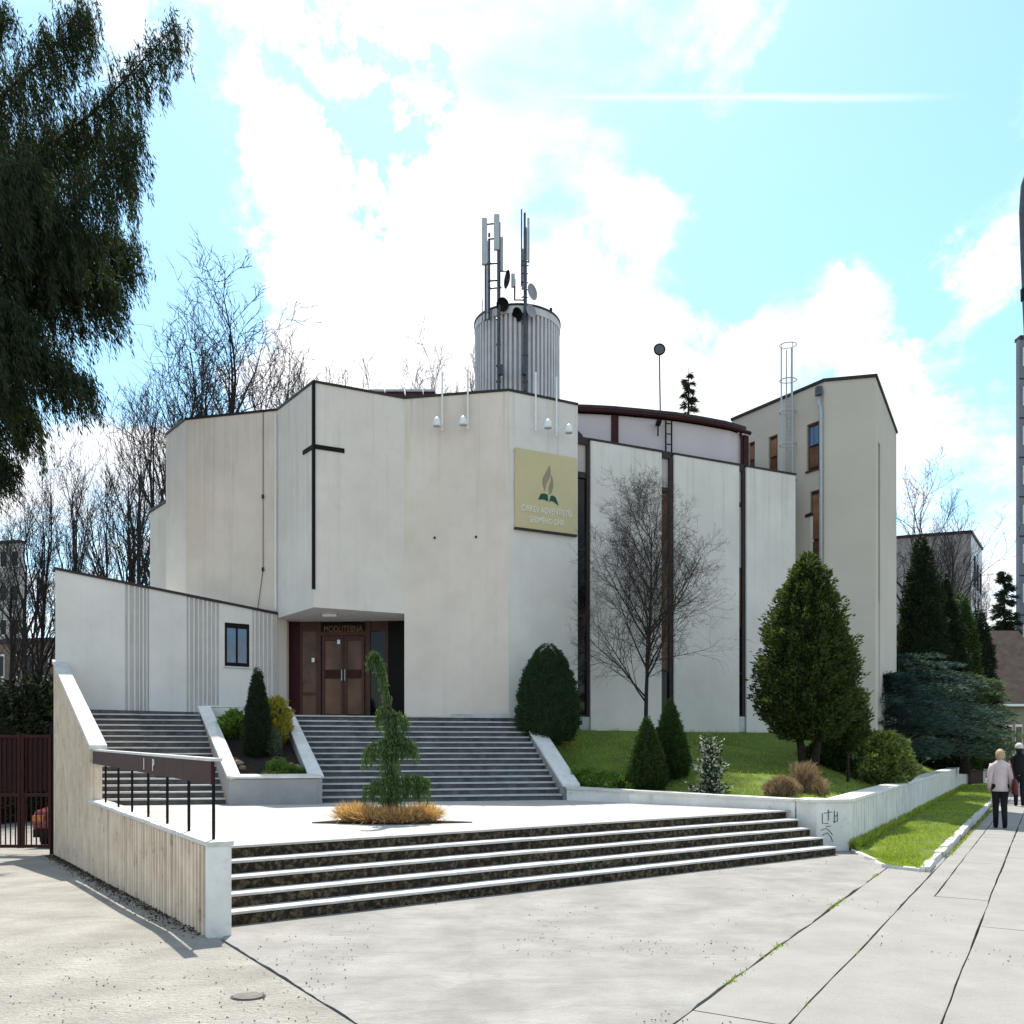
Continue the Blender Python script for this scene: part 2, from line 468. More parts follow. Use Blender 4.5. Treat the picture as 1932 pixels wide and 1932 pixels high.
def struct(name, mb, mat, parent=None, smooth=False):
    o = mb.build(name, mat, parent, smooth)
    if parent is None: o['kind'] = 'structure'
    return o
def np_mesh(name, V, quads, mat):
    """V (N,3), quads (M,4) int"""
    me = bpy.data.meshes.new(name)
    me.vertices.add(len(V)); me.vertices.foreach_set('co', np.asarray(V, dtype=np.float32).ravel())
    k = quads.shape[1]
    me.loops.add(quads.size); me.loops.foreach_set('vertex_index', quads.astype(np.int32).ravel())
    me.polygons.add(len(quads))
    me.polygons.foreach_set('loop_start', np.arange(0, quads.size, k, dtype=np.int32))
    me.polygons.foreach_set('loop_total', np.full(len(quads), k, dtype=np.int32))
    me.update(calc_edges=True)
    if mat: me.materials.append(mat)
    return me
def unit(a):
    return a / np.maximum(np.linalg.norm(a, axis=1, keepdims=True), 1e-9)
def flake_mesh(name, pts, dirs, length, width, mat, rs, bend=0.0):
    """rhombic leaves: base point, direction, length, width"""
    n = len(pts)
    dirs = unit(dirs)
    rnd = unit(rs.normal(size=(n, 3)))
    side = unit(np.cross(dirs, rnd))
    L = (length * rs.uniform(.6, 1.35, n))[:, None]
    W = (width * rs.uniform(.6, 1.3, n))[:, None]
    nrm_ = np.cross(dirs, side)
    mid = pts + dirs * L * .45 + nrm_ * L * bend
    V = np.empty((n, 4, 3))
    V[:, 0] = pts; V[:, 1] = mid + side * W * .5; V[:, 2] = pts + dirs * L; V[:, 3] = mid - side * W * .5
    return np_mesh(name, V.reshape(-1, 3), np.arange(n * 4).reshape(n, 4), mat)
def nz(p, s=1.0):
    return mnoise.noise(Vector(p) * s)

def text_mesh(txt, size, extrude=.01, align='CENTER'):
    cu = bpy.data.curves.new('lettering', 'FONT')
    cu.body = txt; cu.size = size; cu.extrude = extrude; cu.align_x = align; cu.resolution_u = 3
    ob = bpy.data.objects.new('lettering', cu)
    COL.objects.link(ob)
    dg = bpy.context.evaluated_depsgraph_get()
    me = bpy.data.meshes.new_from_object(ob.evaluated_get(dg))
    bpy.data.objects.remove(ob)
    me.materials.clear()
    return me

# =================================================================== GROUND
WALL_N = Vector((-2.69, 7.57)); WALL_D = Vector((-.55, .835)).normalized(); WALL_IN = Vector((.835, .55)).normalized()
def zdrive(x, y):
    return -.058 * min(14, max(0.0, y - 7.6)) * sm(-1.0, -3.2, x)
SD = Vector((.532, .847)); SR = Vector((.847, -.532))           # pavement direction and its right-hand side
def lt(l, t): return SD * l + SR * t

g = MB()
xs = [-600, -200, -80, -40, -30, -24, -18, -14, -12, -10, -8, -6, -5, -4, -3.2, -2.6, -2, -1, 0, 4, 8, 14, 25, 50, 100, 250, 700]
ys = [-300, -100, -40, -15, -6, -2, 2, 5, 7.6, 9, 11, 13, 15, 18, 21.6, 26, 32, 45, 80, 150, 300, 700, 1600]
vs_ = [(x, y, zdrive(x, y) - .06) for y in ys for x in xs]
nx = len(xs)
fs_ = [(j * nx + i, j * nx + i + 1, (j + 1) * nx + i + 1, (j + 1) * nx + i) for j in range(len(ys) - 1) for i in range(nx - 1)]
g.add(vs_, fs_)
struct('ground', g, earth_m)

# driveway asphalt left of the wall and joint
g = MB()
j0, j1 = G(413, 1770), G(669, 1930)
jd = (Vector((j1.x, j1.y)) - Vector((j0.x, j0.y))).normalized()
vs_, fs_ = [], []
ny = 46
for i in range(ny + 1):
    y = -3 + (30 + 3) * i / ny
    if y > 7.57:
        xr = WALL_N.x + WALL_D.x * (y - 7.57) / WALL_D.y + .05
        if y > 18.9: xr = -10.1
    else:
        xr = min(j0.x + jd.x * (y - j0.y) / jd.y - .012, (y - 1.019) / .847 * .532 - 1.65)
    for k in range(15):
        t = k / 14
        x = xr - (22 * t ** 1.6)
        vs_.append((x, y, zdrive(x, y) + .0 + .012 * nz((x, y, 1), .6)))
for i in range(ny):
    for k in range(14):
        a = i * 15 + k
        fs_.append((a + 1, a, a + 15, a + 16))
g.add(vs_, fs_)
struct('driveway', g, drive_m, smooth=True)

# forecourt concrete: joint line - steps foot - pavement joint J1
ST_B0, ST_B1 = Vector((-2.75, 7.95)), Vector((5.13, 13.5))
ST_E = (ST_B1 - ST_B0).normalized(); ST_M = Vector((-ST_E.y, ST_E.x))
def wob(a, b, n, amp, seed):
    rng = random.Random(seed)
    d = (b - a); nn = Vector((-d.y, d.x)).normalized()
    out = []
    off = 0
    for i in range(n + 1):
        off = off * .6 + rng.uniform(-amp, amp)
        out.append(a + d * (i / n) + nn * (off if 0 < i < n else 0))
    return out
J1 = -1.915
jl0 = Vector((j0.x, j0.y)); jl1 = jl0 + jd * 4.5
edge_r = wob(lt(3.3, J1 - .012), lt(15.6, J1 - .012), 60, .014, 3)
edge_l = wob(jl1, jl0 + Vector((.03, 0)), 40, .008, 5)
fc = MB()
poly = [*edge_r, Vector((5.5, 14.1)), Vector((4.6, 13.9)), Vector((-3.2, 8.3)), Vector((-2.62, 7.72)), ]
# order: right edge going away, back along the steps, then joint towards the camera
poly = edge_r + [Vector((6.0, 14.2)), Vector((4.4, 14.0)), Vector((-3.0, 8.6)), Vector((-2.60, 7.70))] + list(reversed(edge_l))[1:]
fc.prism([tuple(p) for p in poly], -.05, 0.0)
fo = struct('forecourt', fc, fore_m)

# pavement: bed and separate slabs
pb = MB()
pb.prism([tuple(lt(-6, J1 - .2)), tuple(lt(-6, 9)), tuple(lt(90, 9)), tuple(lt(90, J1 - .2))], -.055, -.03)
pave = struct('pavement', pb, bed_m)
def slab(l0, l1, t0, t1, seed, dz=0.0, gap=.009, amp=.004):
    rng = random.Random(seed)
    a, b, c, d = lt(l0 + gap, t0 + gap), lt(l0 + gap, t1 - gap), lt(l1 - gap, t1 - gap), lt(l1 - gap, t0 + gap)
    n = max(2, int((l1 - l0) / .3))
    e = wob(a, b, 3, amp * .5, seed)[:-1] + wob(b, c, n, amp, seed + 1)[:-1] + wob(c, d, 3, amp * .5, seed + 2)[:-1] + wob(d, a, n, amp, seed + 3)[:-1]
    m = MB(); m.prism([tuple(p) for p in e], -.045, dz)
    return m.build('slab', slab_m, pave)
sd = 100
for l0, l1 in ((-4, 5.2), (5.2, 15.1)):
    slab(l0, l1, J1, -1.32, sd, 0, amp=.007); sd += 10
slab(-4, 5.2, -1.32, -.545, sd, .002); sd += 10
slab(5.2, 10.7, -1.32, -.545, sd, .003, amp=.006); sd += 10
slab(10.7, 15.2, -1.32, -1.087, sd, 0); sd += 10
for l0, l1 in ((10.7, 14.2), (14.2, 18.5), (18.5, 23), (23, 28), (28, 34), (34, 42), (42, 60)):
    slab(l0, l1, -1.087, -.545, sd, .004); sd += 10
slab(15.2, 60, -1.3, -1.087, sd, 0); sd += 10
for l0, l1 in ((-4, 3.2), (3.2, 9.1), (9.1, 15.2), (15.2, 21), (21, 27), (27, 36), (36, 60)):
    slab(l0, l1, -.545, 1.35, sd, .002, amp=.006); sd += 10
for l0, l1 in ((-4, 4), (4, 12), (12, 20), (20, 30), (30, 60)):
    slab(l0, l1, 1.35, 4.2, sd, .0); sd += 10
# weeds in the joints
rs = np.random.RandomState(4)
npt = 1100
l = rs.uniform(5.5, 12.5, npt); tt = J1 + rs.normal(0, .02, npt)
keep = (np.sin(l * 2.1) + np.sin(l * 5.3 + 1)) > .55
l, tt = l[keep], tt[keep]
l2 = rs.uniform(4.5, 10.5, 160); t2 = -1.32 + rs.normal(0, .012, 160)
k2 = np.sin(l2 * 3.3 + 2) > .6
l3 = rs.uniform(14.8, 30, 1800); t3 = -1.31 + rs.normal(0, .03, 1800)
l = np.concatenate([l, l2[k2], l3]); tt = np.concatenate([tt, t2[k2], t3])
pts = np.stack([SD.x * l + SR.x * tt, SD.y * l + SR.y * tt, np.full(len(l), -.02)], 1)
o = place('joint_weeds', flake_mesh('joint_weeds', pts, rs.normal(size=(len(l), 3)) * .6 + [0, 0, .8], .045, .012, grass_b, rs), None, None, (0, 0, 0))
tag(o, 'thin green weeds growing in the pavement joints', 'weeds', kind='stuff')
# a drain ring in the drive
c = G(468, 1882)
dc_ = thing('drain_cover', 'small flat oval metal cover set in the drive asphalt', 'drain cover', (c.x, c.y, 0))
m = MB(); m.loft([(c.x, c.y, -.01, .105, .08), (c.x, c.y, .012, .10, .075)], 20); m.build('lid', M('worn_iron', (.20, .18, .155), (.12, .105, .09), scale=14, rough=.8, bump=.6, bscale=60), dc_)
m = MB(); m.tube([(c.x + .112 * math.cos(a), c.y + .086 * math.sin(a), .004) for a in [6.2832 * i_ / 20 for i_ in range(21)]], .007, 4); m.build('rim', steel_d, dc_)
# loose grit on the drive and forecourt
rs = np.random.RandomState(16); n = 3600
gy = 4.6 + rs.rand(n) ** 1.5 * 9; gx = rs.uniform(-.62, .62, n) * gy
keep = np.array([mnoise.noise(Vector((a_ * .9, b_ * .9, 3.0))) > (-.05 if a_ < -1.2 else .22) for a_, b_ in zip(gx, gy)])
step_y = 7.95 + (gx + 2.75) * .704
keep &= (gy < step_y - .05) & ~((gx < -2.5) & (gy > 7.6 - (gx + 2.69) * 1.5 - .02))
gx, gy = gx[keep], gy[keep]
pts = np.stack([gx, gy, np.full(len(gx), .006)], 1); pts[:, 2] += [zdrive(a_, b_) for a_, b_ in zip(gx, gy)]
dd_ = rs.normal(size=(len(gx), 3)); dd_[:, 2] = np.abs(dd_[:, 2]) * .3
o = place('grit', flake_mesh('grit', pts, dd_, .016, .013, M('grit', (.22, .19, .15), (.05, .042, .035), scale=5, rough=1, island=True, lo=.2, hi=.8), rs, .3), None, None, (0, 0, 0))
tag(o, 'loose dark grit scattered over the drive and forecourt', 'grit', kind='stuff')
# dead leaves and dirt washed against the wall foot
rs = np.random.RandomState(6); n = 3000
sl = rs.rand(n) ** .8 * 13.2; of = -np.abs(rs.normal(0, .11, n)) - .01
pts = np.stack([WALL_N.x + WALL_D.x * sl + WALL_IN.x * of, WALL_N.y + WALL_D.y * sl + WALL_IN.y * of, np.zeros(n)], 1)
pts[:, 2] = [zdrive(a_, b_) + .012 for a_, b_ in pts[:, :2]]
dd_ = rs.normal(size=(n, 3)); dd_[:, 2] *= .25
o = place('leaf_litter', flake_mesh('leaf_litter', pts, dd_, .030, .02, M('litter', (.10, .065, .04), (.03, .02, .014), scale=5, rough=1, island=True, lo=.2, hi=.8), rs), None, None, (0, 0, 0))
tag(o, 'brown dead leaves and dirt along the foot of the ribbed wall', 'leaf litter', kind='stuff')

# =================================================================== LEFT WALL, RAILING
ZP = .65                                              # plaza level
def wpt(s, off=0.0): return WALL_N + WALL_D * s + WALL_IN * off
WT = .17
bw = thing('ribbed_boundary_wall', 'cream ribbed concrete wall with dark stains running from the drive up beside the left stairs', 'wall', (*wpt(4, .08), 0))
def wall_quad(mb, s0, s1, o0, o1, zb, zt):
    a, b, c, d = wpt(s0, o0), wpt(s0, o1), wpt(s1, o1), wpt(s1, o0)
    zb = zb if isinstance(zb, tuple) else (zb, zb)
    zt = zt if isinstance(zt, tuple) else (zt, zt)
    mb.hexa([(*a, zb[0]), (*b, zb[0]), (*c, zb[1]), (*d, zb[1])], [(*a, zt[0]), (*b, zt[0]), (*c, zt[1]), (*d, zt[1])])
m = MB(); wall_quad(m, .04, 7.6, .012, WT, (-.1, -.62), (.79, .79)); m.build('wall_body', cream_conc, bw)
m = MB(); wall_quad(m, -.06, .035, -.02, WT + .012, (-.05, -.05), (.80, .80)); m.build('end_post', white_conc, bw)
m = MB(); wall_quad(m, 7.605, 13.6, .012, WT, (-.6, -.9), (1.70, 3.60)); m.build('stair_parapet', cream_conc, bw)
nco = 6
for k in range(nco):
    a, b = -.07 + 7.67 * k / nco, -.07 + 7.67 * (k + 1) / nco - .012
    m = MB(); wall_quad(m, a, b, -.03 - .004 * (k % 2), WT + .03, (.802, .802), (.842 + .004 * (k % 3), .842)); m.build('coping', coping_m, bw)
nco = 5
for k in range(nco):
    a, b = 7.5 + 6.1 * k / nco, 7.5 + 6.1 * (k + 1) / nco - .015
    za, zb_ = 1.70 + 1.90 * (a - 7.6) / 6.0, 1.70 + 1.90 * (b - 7.6) / 6.0
    m = MB(); wall_quad(m, a, b, -.03, WT + .06, (za + .004, zb_ + .004), (za + .07, zb_ + .07)); m.build('coping', coping_m, bw)
rib = MB(); rib.hexa([(-.05, .03, 0), (-.03, -.02, 0), (.03, -.02, 0), (.05, .03, 0)], [(-.05, .03, 1), (-.03, -.02, 1), (.03, -.02, 1), (.05, .03, 1)])
rib_me = rib.mesh('rib', cream_conc)
ang = math.atan2(WALL_D.y, WALL_D.x) + math.pi
rng = random.Random(8)
s = .12
while s < 7.55:
    p = wpt(s, .005); zb = zdrive(*p) - .03
    place('rib', rib_me, None, bw, (*p, zb), ang, (rng.uniform(.85, 1.2), rng.uniform(1.1, 1.7), .795 - zb)); s += .15
while s < 13.5:
    p = wpt(s, .006); zb = zdrive(*p) - .05
    place('rib', rib_me, None, bw, (*p, zb), ang, (.75, .8, 1.69 + 1.90 * (s - 7.6) / 6.0 - zb)); s += .135

rl = thing('railing', 'maroon board railing on thin dark posts along the top of the ribbed wall', 'railing', (*wpt(4, .08), .84))
def wall_s(px):
    q = on_line(px, wpt(0, .085), wpt(10, .085)); return (q - wpt(0, .085)).dot(WALL_D)
ztop = lambda s: 1.55 + .012 * s
for px in (177, 199.4, 223.6, 249.4, 279.9, 315.8, 356.4, 403):
    s = wall_s(px); p = wpt(s, .085)
    m = MB(); m.tube([(*p, .83), (*p, ztop(s) - .05)], .016, 6); m.build('post', black_m, rl)
s_px = [wall_s(x) for x in (170, 224, 268, 319, 357, 410)]
for a, b in zip(s_px[:-1], s_px[1:]):
    m = MB()
    def rq(s0, s1, o0, o1, zb0, zb1, zt0, zt1):
        A, B, C, D = wpt(s0, o0), wpt(s0, o1), wpt(s1, o1), wpt(s1, o0)
        m.hexa([(*A, zb0), (*B, zb0), (*C, zb1), (*D, zb1)], [(*A, zt0), (*B, zt0), (*C, zt1), (*D, zt1)])
    rq(b, a - .006, .03, .06, ztop(b) - .205, ztop(a) - .205, ztop(b), ztop(a))
    m.build('board', maroon, rl)
m = MB(); rq(s_px[-1] - .02, s_px[0] + .02, .02, .125, ztop(s_px[-1]) + .003, ztop(s_px[0]) + .003, ztop(s_px[-1]) + .03, ztop(s_px[0]) + .03)
m.build('handrail', coping_m, rl)
for ch, px in (('I', 282), ('P', 300)):
    me = text_mesh(ch, .20, .003); me.materials.append(white_m)
    s = wall_s(px); p = wpt(s, .022)
    place('lettering', me, None, rl, (*p, ztop(s) - .165), rot=(R(90), 0, math.atan2(-WALL_D.y, -WALL_D.x)))

# =================================================================== LOWER STEPS, PLAZA
ls = thing('front_steps', 'wide lower flight of five pale steps with dark mossy risers', 'steps', (1, 11, 0))
TR, RI = .235, .13
def step_pts(k):
    """left and right ends of riser line k"""
    b0 = ST_B0 + ST_M * TR * k; b1 = ST_B1 + ST_M * TR * k
    w0 = wpt(0, WT + .004); w1 = wpt(10, WT + .004)
    d = ST_E; wd_ = w1 - w0
    den = d.x * wd_.y - d.y * wd_.x
    t = ((w0.x - b0.x) * wd_.y - (w0.y - b0.y) * wd_.x) / den
    return b0 + d * t, b1
for k in range(5):
    a, b = step_pts(k); c, d = step_pts(k + 1)
    if k == 4:
        c, d = a + ST_M * .4 + WALL_D * 0, b + ST_M * .4
    zt = RI * (k + 1)
    nr = 11; rr_ = random.Random(300 + k); cut = [0.0] + [(i + rr_.uniform(-.2, .2)) / nr for i in range(1, nr)] + [1.0]
    for i in range(nr):
        A, B = lerp(a, b, cut[i]), lerp(a, b, cut[i + 1] - .0005); off = ST_M * rr_.uniform(-.004, .012)
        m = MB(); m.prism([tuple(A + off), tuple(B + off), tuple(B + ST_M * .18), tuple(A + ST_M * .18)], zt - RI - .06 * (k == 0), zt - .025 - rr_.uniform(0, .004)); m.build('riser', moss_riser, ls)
    n = 7
    for i in range(n if k < 4 else 0):
        t0, t1 = i / n, (i + 1) / n - .0006
        A, B, C, D = lerp(a, b, t0) - ST_M * .02, lerp(a, b, t1) - ST_M * .02, lerp(c, d, t1), lerp(c, d, t0)
        fr_e = wob(A, B, 8, .006, 900 + k * 20 + i)
        m = MB(); m.prism([tuple(p_) for p_ in fr_e] + [tuple(C), tuple(D)], zt - .024, zt + .002 * ((i * 7 + k * 3) % 3)); m.build('tread', tread_m, ls)
ta, tb = step_pts(4)
# upper stairs reference lines
US_B0, US_B1 = Vector((-7.64, 15.42)), Vector((1.02, 17.3))
US_T0, US_T1 = Vector((-9.40, 18.25)), Vector((.08, 20.2))
ZT = 2.44
RW0, RW1 = Vector((1.1, 17.15)), Vector((4.72, 14.25))      # face of the low wall beside the plaza
m = MB()
wl_in = [wpt(s, WT + .004) for s in (2.2, 5.5, 9.2)]
pl = [tuple(ta - ST_M * .02), tuple(tb - ST_M * .02), tuple(RW1 + Vector((.1, .1))), tuple(RW0), tuple(US_B1 + Vector((0, .35))), tuple(US_B0 + Vector((-.1, .3)))] + [tuple(p) for p in reversed(wl_in)]
m.prism(pl, ZP - .0245, ZP - .001)
plz = struct('plaza', m, plaza_m)
tag(plz, kind='structure')

# =================================================================== UPPER STAIRS, PLANTER, TERRACE
NST = 15
RS_ = (ZT - ZP) / NST
def flight(name, label, bl, br, tl, tr, seed):
    th = thing(name, label, 'stairs', (*((bl + br) / 2), ZP), 'entrance stairs')
    for k in range(NST):
        t0, t1 = k / NST, (k + 1) / NST
        a, b, c, d = lerp(bl, tl, t0), lerp(br, tr, t0), lerp(br, tr, t1), lerp(bl, tl, t1)
        e = (b - a).normalized(); nn = Vector((-e.y, e.x))
        zt = ZP + RS_ * (k + 1)
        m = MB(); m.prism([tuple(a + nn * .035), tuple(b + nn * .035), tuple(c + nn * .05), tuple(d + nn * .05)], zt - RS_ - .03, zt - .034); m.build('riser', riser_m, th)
        ns2 = max(2, int((b - a).length / 1.15))
        for i in range(ns2):
            u0, u1 = i / ns2, (i + 1) / ns2 - .004 / (b - a).length
            A, B, C, D = lerp(a, b, u0) - nn * .02, lerp(a, b, u1) - nn * .02, lerp(d, c, u1) + nn * .03, lerp(d, c, u0) + nn * .03
            m = MB(); m.prism([tuple(p_) for p_ in wob(A, B, 6, .005, seed * 1000 + k * 30 + i)] + [tuple(C), tuple(D)], zt - .032, zt - .003 * ((i * 5 + k * 3) % 3)); m.build('tread', tread_m, th)
    return th
PL_F0, PL_F1 = Vector((-5.18, 15.62)), Vector((-3.54, 15.92))      # planter front
PL_B0, PL_B1 = Vector((-6.95, 18.95)), Vector((-5.05, 19.35))      # planter back
def us_bottom(x): return lerp(US_B0, US_B1, (x - US_B0.x) / (US_B1.x - US_B0.x))
def us_top(x): return lerp(US_T0, US_T1, (x - US_T0.x) / (US_T1.x - US_T0.x))
flight('entrance_stairs', 'narrow left flight of grey concrete stairs between ribbed parapet and raised planter', US_B0, us_bottom(-5.2), US_T0, us_top(-6.92), 1)
flight('entrance_stairs', 'wide right flight of grey concrete stairs leading up to the brown doors', us_bottom(-3.62), US_B1, us_top(-5.1), US_T1, 2)
m = MB(); m.prism([tuple(US_T0 + Vector((-.05, .02))), tuple(US_T1 + Vector((0, .02))), (.3, 20.9), (1.5, 22.2), (-2, 25), (-10.0, 25), (-10.0, 18.9)], 0.0, ZT - .004)
struct('terrace', m, tread_m)
# low extra step in the right corner
m = MB(); q0, q1 = on_line(850, (-2.6, 20.5), (0, 19.95)), on_line(963, (-2.6, 20.5), (0, 19.95))
m.prism([tuple(q0), tuple(q1), tuple(q1 + Vector((0, .4))), tuple(q0 + Vector((0, .45)))], ZT - .002, ZT + .075)
tag(m.build('corner_step', tread_m), 'single low grey step against the wall at the right head of the stairs', 'step')

planter_g = M('planter_shade_grey', (.33, .325, .325), (.27, .265, .265), scale=2, rough=.9, bump=.15, bscale=50, streak=.2)  # grey darkened to paint shade onto the planter and parapet walls
pt_ = thing('raised_planter', 'sloping white rimmed concrete planter set between the two stair flights', 'planter', (*((PL_F0 + PL_F1) / 2), ZP))
ZF, ZB = 1.12, 2.60
rim = .20
def inset(a, b, c, d, w):
    # a,b front; c,d back (b-c right side, d-a left side)
    ev = (b - a).normalized()
    fv = ((d - a).normalized() + (c - b).normalized()).normalized()
    return a + ev * w * 1.1 + fv * w, b - ev * w * 1.1 + fv * w, c - ev * w * 1.1 - fv * w, d + ev * w * 1.1 - fv * w
ia, ib, ic, id_ = inset(PL_F0, PL_F1, PL_B1, PL_B0, rim)
def side(mb, p, q, qi, pi_, zb, ztp, ztq):
    mb.hexa([(*p, zb), (*q, zb), (*qi, zb), (*pi_, zb)], [(*p, ztp), (*q, ztq), (*qi, ztq), (*pi_, ztp)])
m = MB()
m.hexa([(*PL_F0, ZP - .02), (*PL_F1, ZP - .02), (*ib, ZP - .02), (*ia, ZP - .02)], [(*PL_F0, ZF), (*PL_F1, ZF), (*ib, ZF + .05), (*ia, ZF + .05)])
m.build('front_wall', planter_g, pt_)
m = MB(); side(m, PL_F1, PL_B1, ic, ib, ZP - .02, ZF - .004, ZB - .004); m.build('side_wall', planter_g, pt_)
m = MB(); side(m, PL_F0, PL_B0, id_, ia, ZP - .02, ZF - .004, ZB - .004); m.build('side_wall', planter_g, pt_)
m = MB(); side(m, PL_B0, PL_B1, ic, id_, ZP, ZB - .01, ZB - .01); m.build('back_wall', plaster_c, pt_)
ov = .03
ev = (PL_F1 - PL_F0).normalized()
def capq(p, q, qi, pi_, z0, z1, z2, z3, h=.04):
    mm = MB(); mm.hexa([(*p, z0), (*q, z1), (*qi, z2), (*pi_, z3)], [(*p, z0 + h), (*q, z1 + h), (*qi, z2 + h), (*pi_, z3 + h)])
    mm.build('rim', white_conc, pt_)
capq(PL_F0 - ev * ov, PL_B0 - ev * ov, id_, ia, ZF + .02, ZB, ZB, ZF + .06)
capq(PL_F1 + ev * ov, PL_B1 + ev * ov, ic, ib, ZF + .02, ZB, ZB, ZF + .06)
capq(PL_F0 + ev * .01 - Vector((0, ov)), PL_F1 - ev * .01 - Vector((0, ov)), ib, ia, ZF + .016, ZF + .016, ZF + .052, ZF + .052)
capq(PL_B0, PL_B1, ic, id_, ZB + .003, ZB + .003, ZB + .003, ZB + .003)
m = MB(); m.hexa([(*ia, ZP), (*ib, ZP), (*ic, ZP), (*id_, ZP)], [(*ia, ZF - .06), (*ib, ZF - .06), (*ic, ZB - .28), (*id_, ZB - .28)]); m.build('soil', soil_m, pt_)
def planter_pt(u, v):
    """u across 0..1, v front to back 0..1 on the soil"""
    p = lerp(lerp(ia, ib, u), lerp(id_, ic, u), v)
    return Vector((p.x, p.y, lerp(ZF - .06, ZB - .28, v)))

sp = thing('stair_parapet', 'white capped sloping parapet down the right side of the stairs', 'parapet', (*US_B1, ZP))
e = Vector((.97, .2)).normalized()
m = MB(); A, B = US_B1 + e * .02, US_T1 + e * .02
m.hexa([(*A, ZP - .02), (*(A + e * .26), ZP - .02), (*(B + e * .26), 1.6), (*B, 1.6)], [(*A, .93), (*(A + e * .26), .93), (*(B + e * .26), 2.60), (*B, 2.60)])
m.build('wall_body', planter_g, sp)
m = MB(); A2, B2 = A - e * .03, B - e * .03
dv = (A - B).normalized() * .06
m.hexa([(*(A2 + dv), .915), (*(A2 + dv + e * .36), .915), (*(B2 + e * .36), 2.602), (*B2, 2.602)], [(*(A2 + dv), .965), (*(A2 + dv + e * .36), .965), (*(B2 + e * .36), 2.66), (*B2, 2.66)])
m.build('coping', white_conc, sp)

# =================================================================== LOW WALLS BY THE LAWN
CN0, CN1 = Vector((5.0, 14.02)), Vector((5.55, 14.05))          # corner block
RD = Vector((.605, 1.0)).normalized()
RWE = CN1 + RD * 30.4
lw = thing('lawn_wall', 'low grey retaining wall between the plaza and the lawn', 'wall', (2.9, 15.7, ZP))
m = MB(); m.wall(RW0, RW1, .3, (.875, .79), .28); m.build('wall_body', white_conc, lw)
nb = 3
for k in range(nb):
    a, b = lerp(RW0, RW1, k / nb), lerp(RW0, RW1, (k + 1) / nb - .004)
    za, zb_ = lerp(.878, .793, k / nb), lerp(.878, .793, (k + 1) / nb)
    m = MB(); m.wall(a, b, (za, zb_), (za + .045, zb_ + .045), .30, .035); m.build('coping', coping_m, lw)
ww = thing('white_ribbed_wall', 'long white ribbed wall running beside the grass strip and pavement', 'wall', (*CN1, 0))
m = MB(); m.prism([tuple(CN0), tuple(CN1), tuple(CN1 + RD * .35), tuple(RW1 + Vector((.32, .32))), tuple(RW1 + Vector((.03, .0)))], -.05, .80); m.build('end_block', white_conc, ww)
RN = Vector((RD.y, -RD.x))
m = MB(); m.wall(RWE, CN1 + RD * .36, (-.05, -.05), (.88, .80), -.0 + .0001, .0)
m = MB(); A, B = CN1 + RD * .36, RWE
m.hexa([(*A, -.05), (*B, -.05), (*(B - RN * .3), -.05), (*(A - RN * .3), -.05)], [(*A, .80), (*B, .90), (*(B - RN * .3), .90), (*(A - RN * .3), .80)])
m.build('wall_body', white_conc, ww)
nc = 9
for k in range(nc):
    a, b = lerp(CN1, RWE, k / nc), lerp(CN1, RWE, (k + 1) / nc - .0007)
    za, zb_ = .803 + .1 * k / nc, .803 + .1 * (k + 1) / nc
    m = MB(); m.hexa([(*(a + RN * .05), za), (*(b + RN * .05), zb_), (*(b - RN * .36), zb_), (*(a - RN * .36), za)],
                     [(*(a + RN * .05), za + .05), (*(b + RN * .05), zb_ + .05), (*(b - RN * .36), zb_ + .05), (*(a - RN * .36), za + .05)])
    m.build('coping', white_conc, ww)
m = MB(); m.prism([tuple(CN0 + Vector((-.2, -.04))), tuple(CN1 + Vector((.02, -.04))), tuple(CN1 + RD * .02), tuple(RW1 + Vector((.3, .3))), tuple(RW1)], .803, .85); m.build('coping', white_conc, ww)
ribw = MB(); ribw.hexa([(-.06, .0, 0), (-.045, -.03, 0), (.045, -.03, 0), (.06, .0, 0)], [(-.06, .0, 1), (-.045, -.03, 1), (.045, -.03, 1), (.06, .0, 1)])
ribw_me = ribw.mesh('rib', white_conc)
ang = math.atan2(RD.y, RD.x)
s = .45
while s < 30.2:
    p = CN1 + RD * s
    place('rib', ribw_me, None, ww, (*p, -.04), ang, (rng.uniform(.8, 1.1), rng.uniform(.8, 1.2), .838 + .1 * s / 30.4)); s += .17
# painted scribbles on the corner block
sc = [[(.10, .62), (.10, .45), (.2, .45)], [(.2, .68), (.2, .5)], [(.13, .62), (.26, .64)], [(.30, .66), (.30, .46)], [(.35, .64), (.35, .48), (.29, .48)], [(.31, .57), (.36, .58)],
      [(.08, .34), (.16, .37), (.22, .33), (.27, .26)], [(.1, .26), (.18, .3), (.25, .22), (.27, .15)], [(.16, .40), (.24, .41)]]
bx_ = (CN1 - CN0).normalized(); by_ = Vector((bx_.y, -bx_.x))
for strokes in (sc[:6], sc[6:]):
    m = MB()
    for st in strokes:
        m.tube([(*(CN0 + bx_ * u + by_ * .004), z) for u, z in st], .006, 4)
    m.build('scribble', black_m, ww)

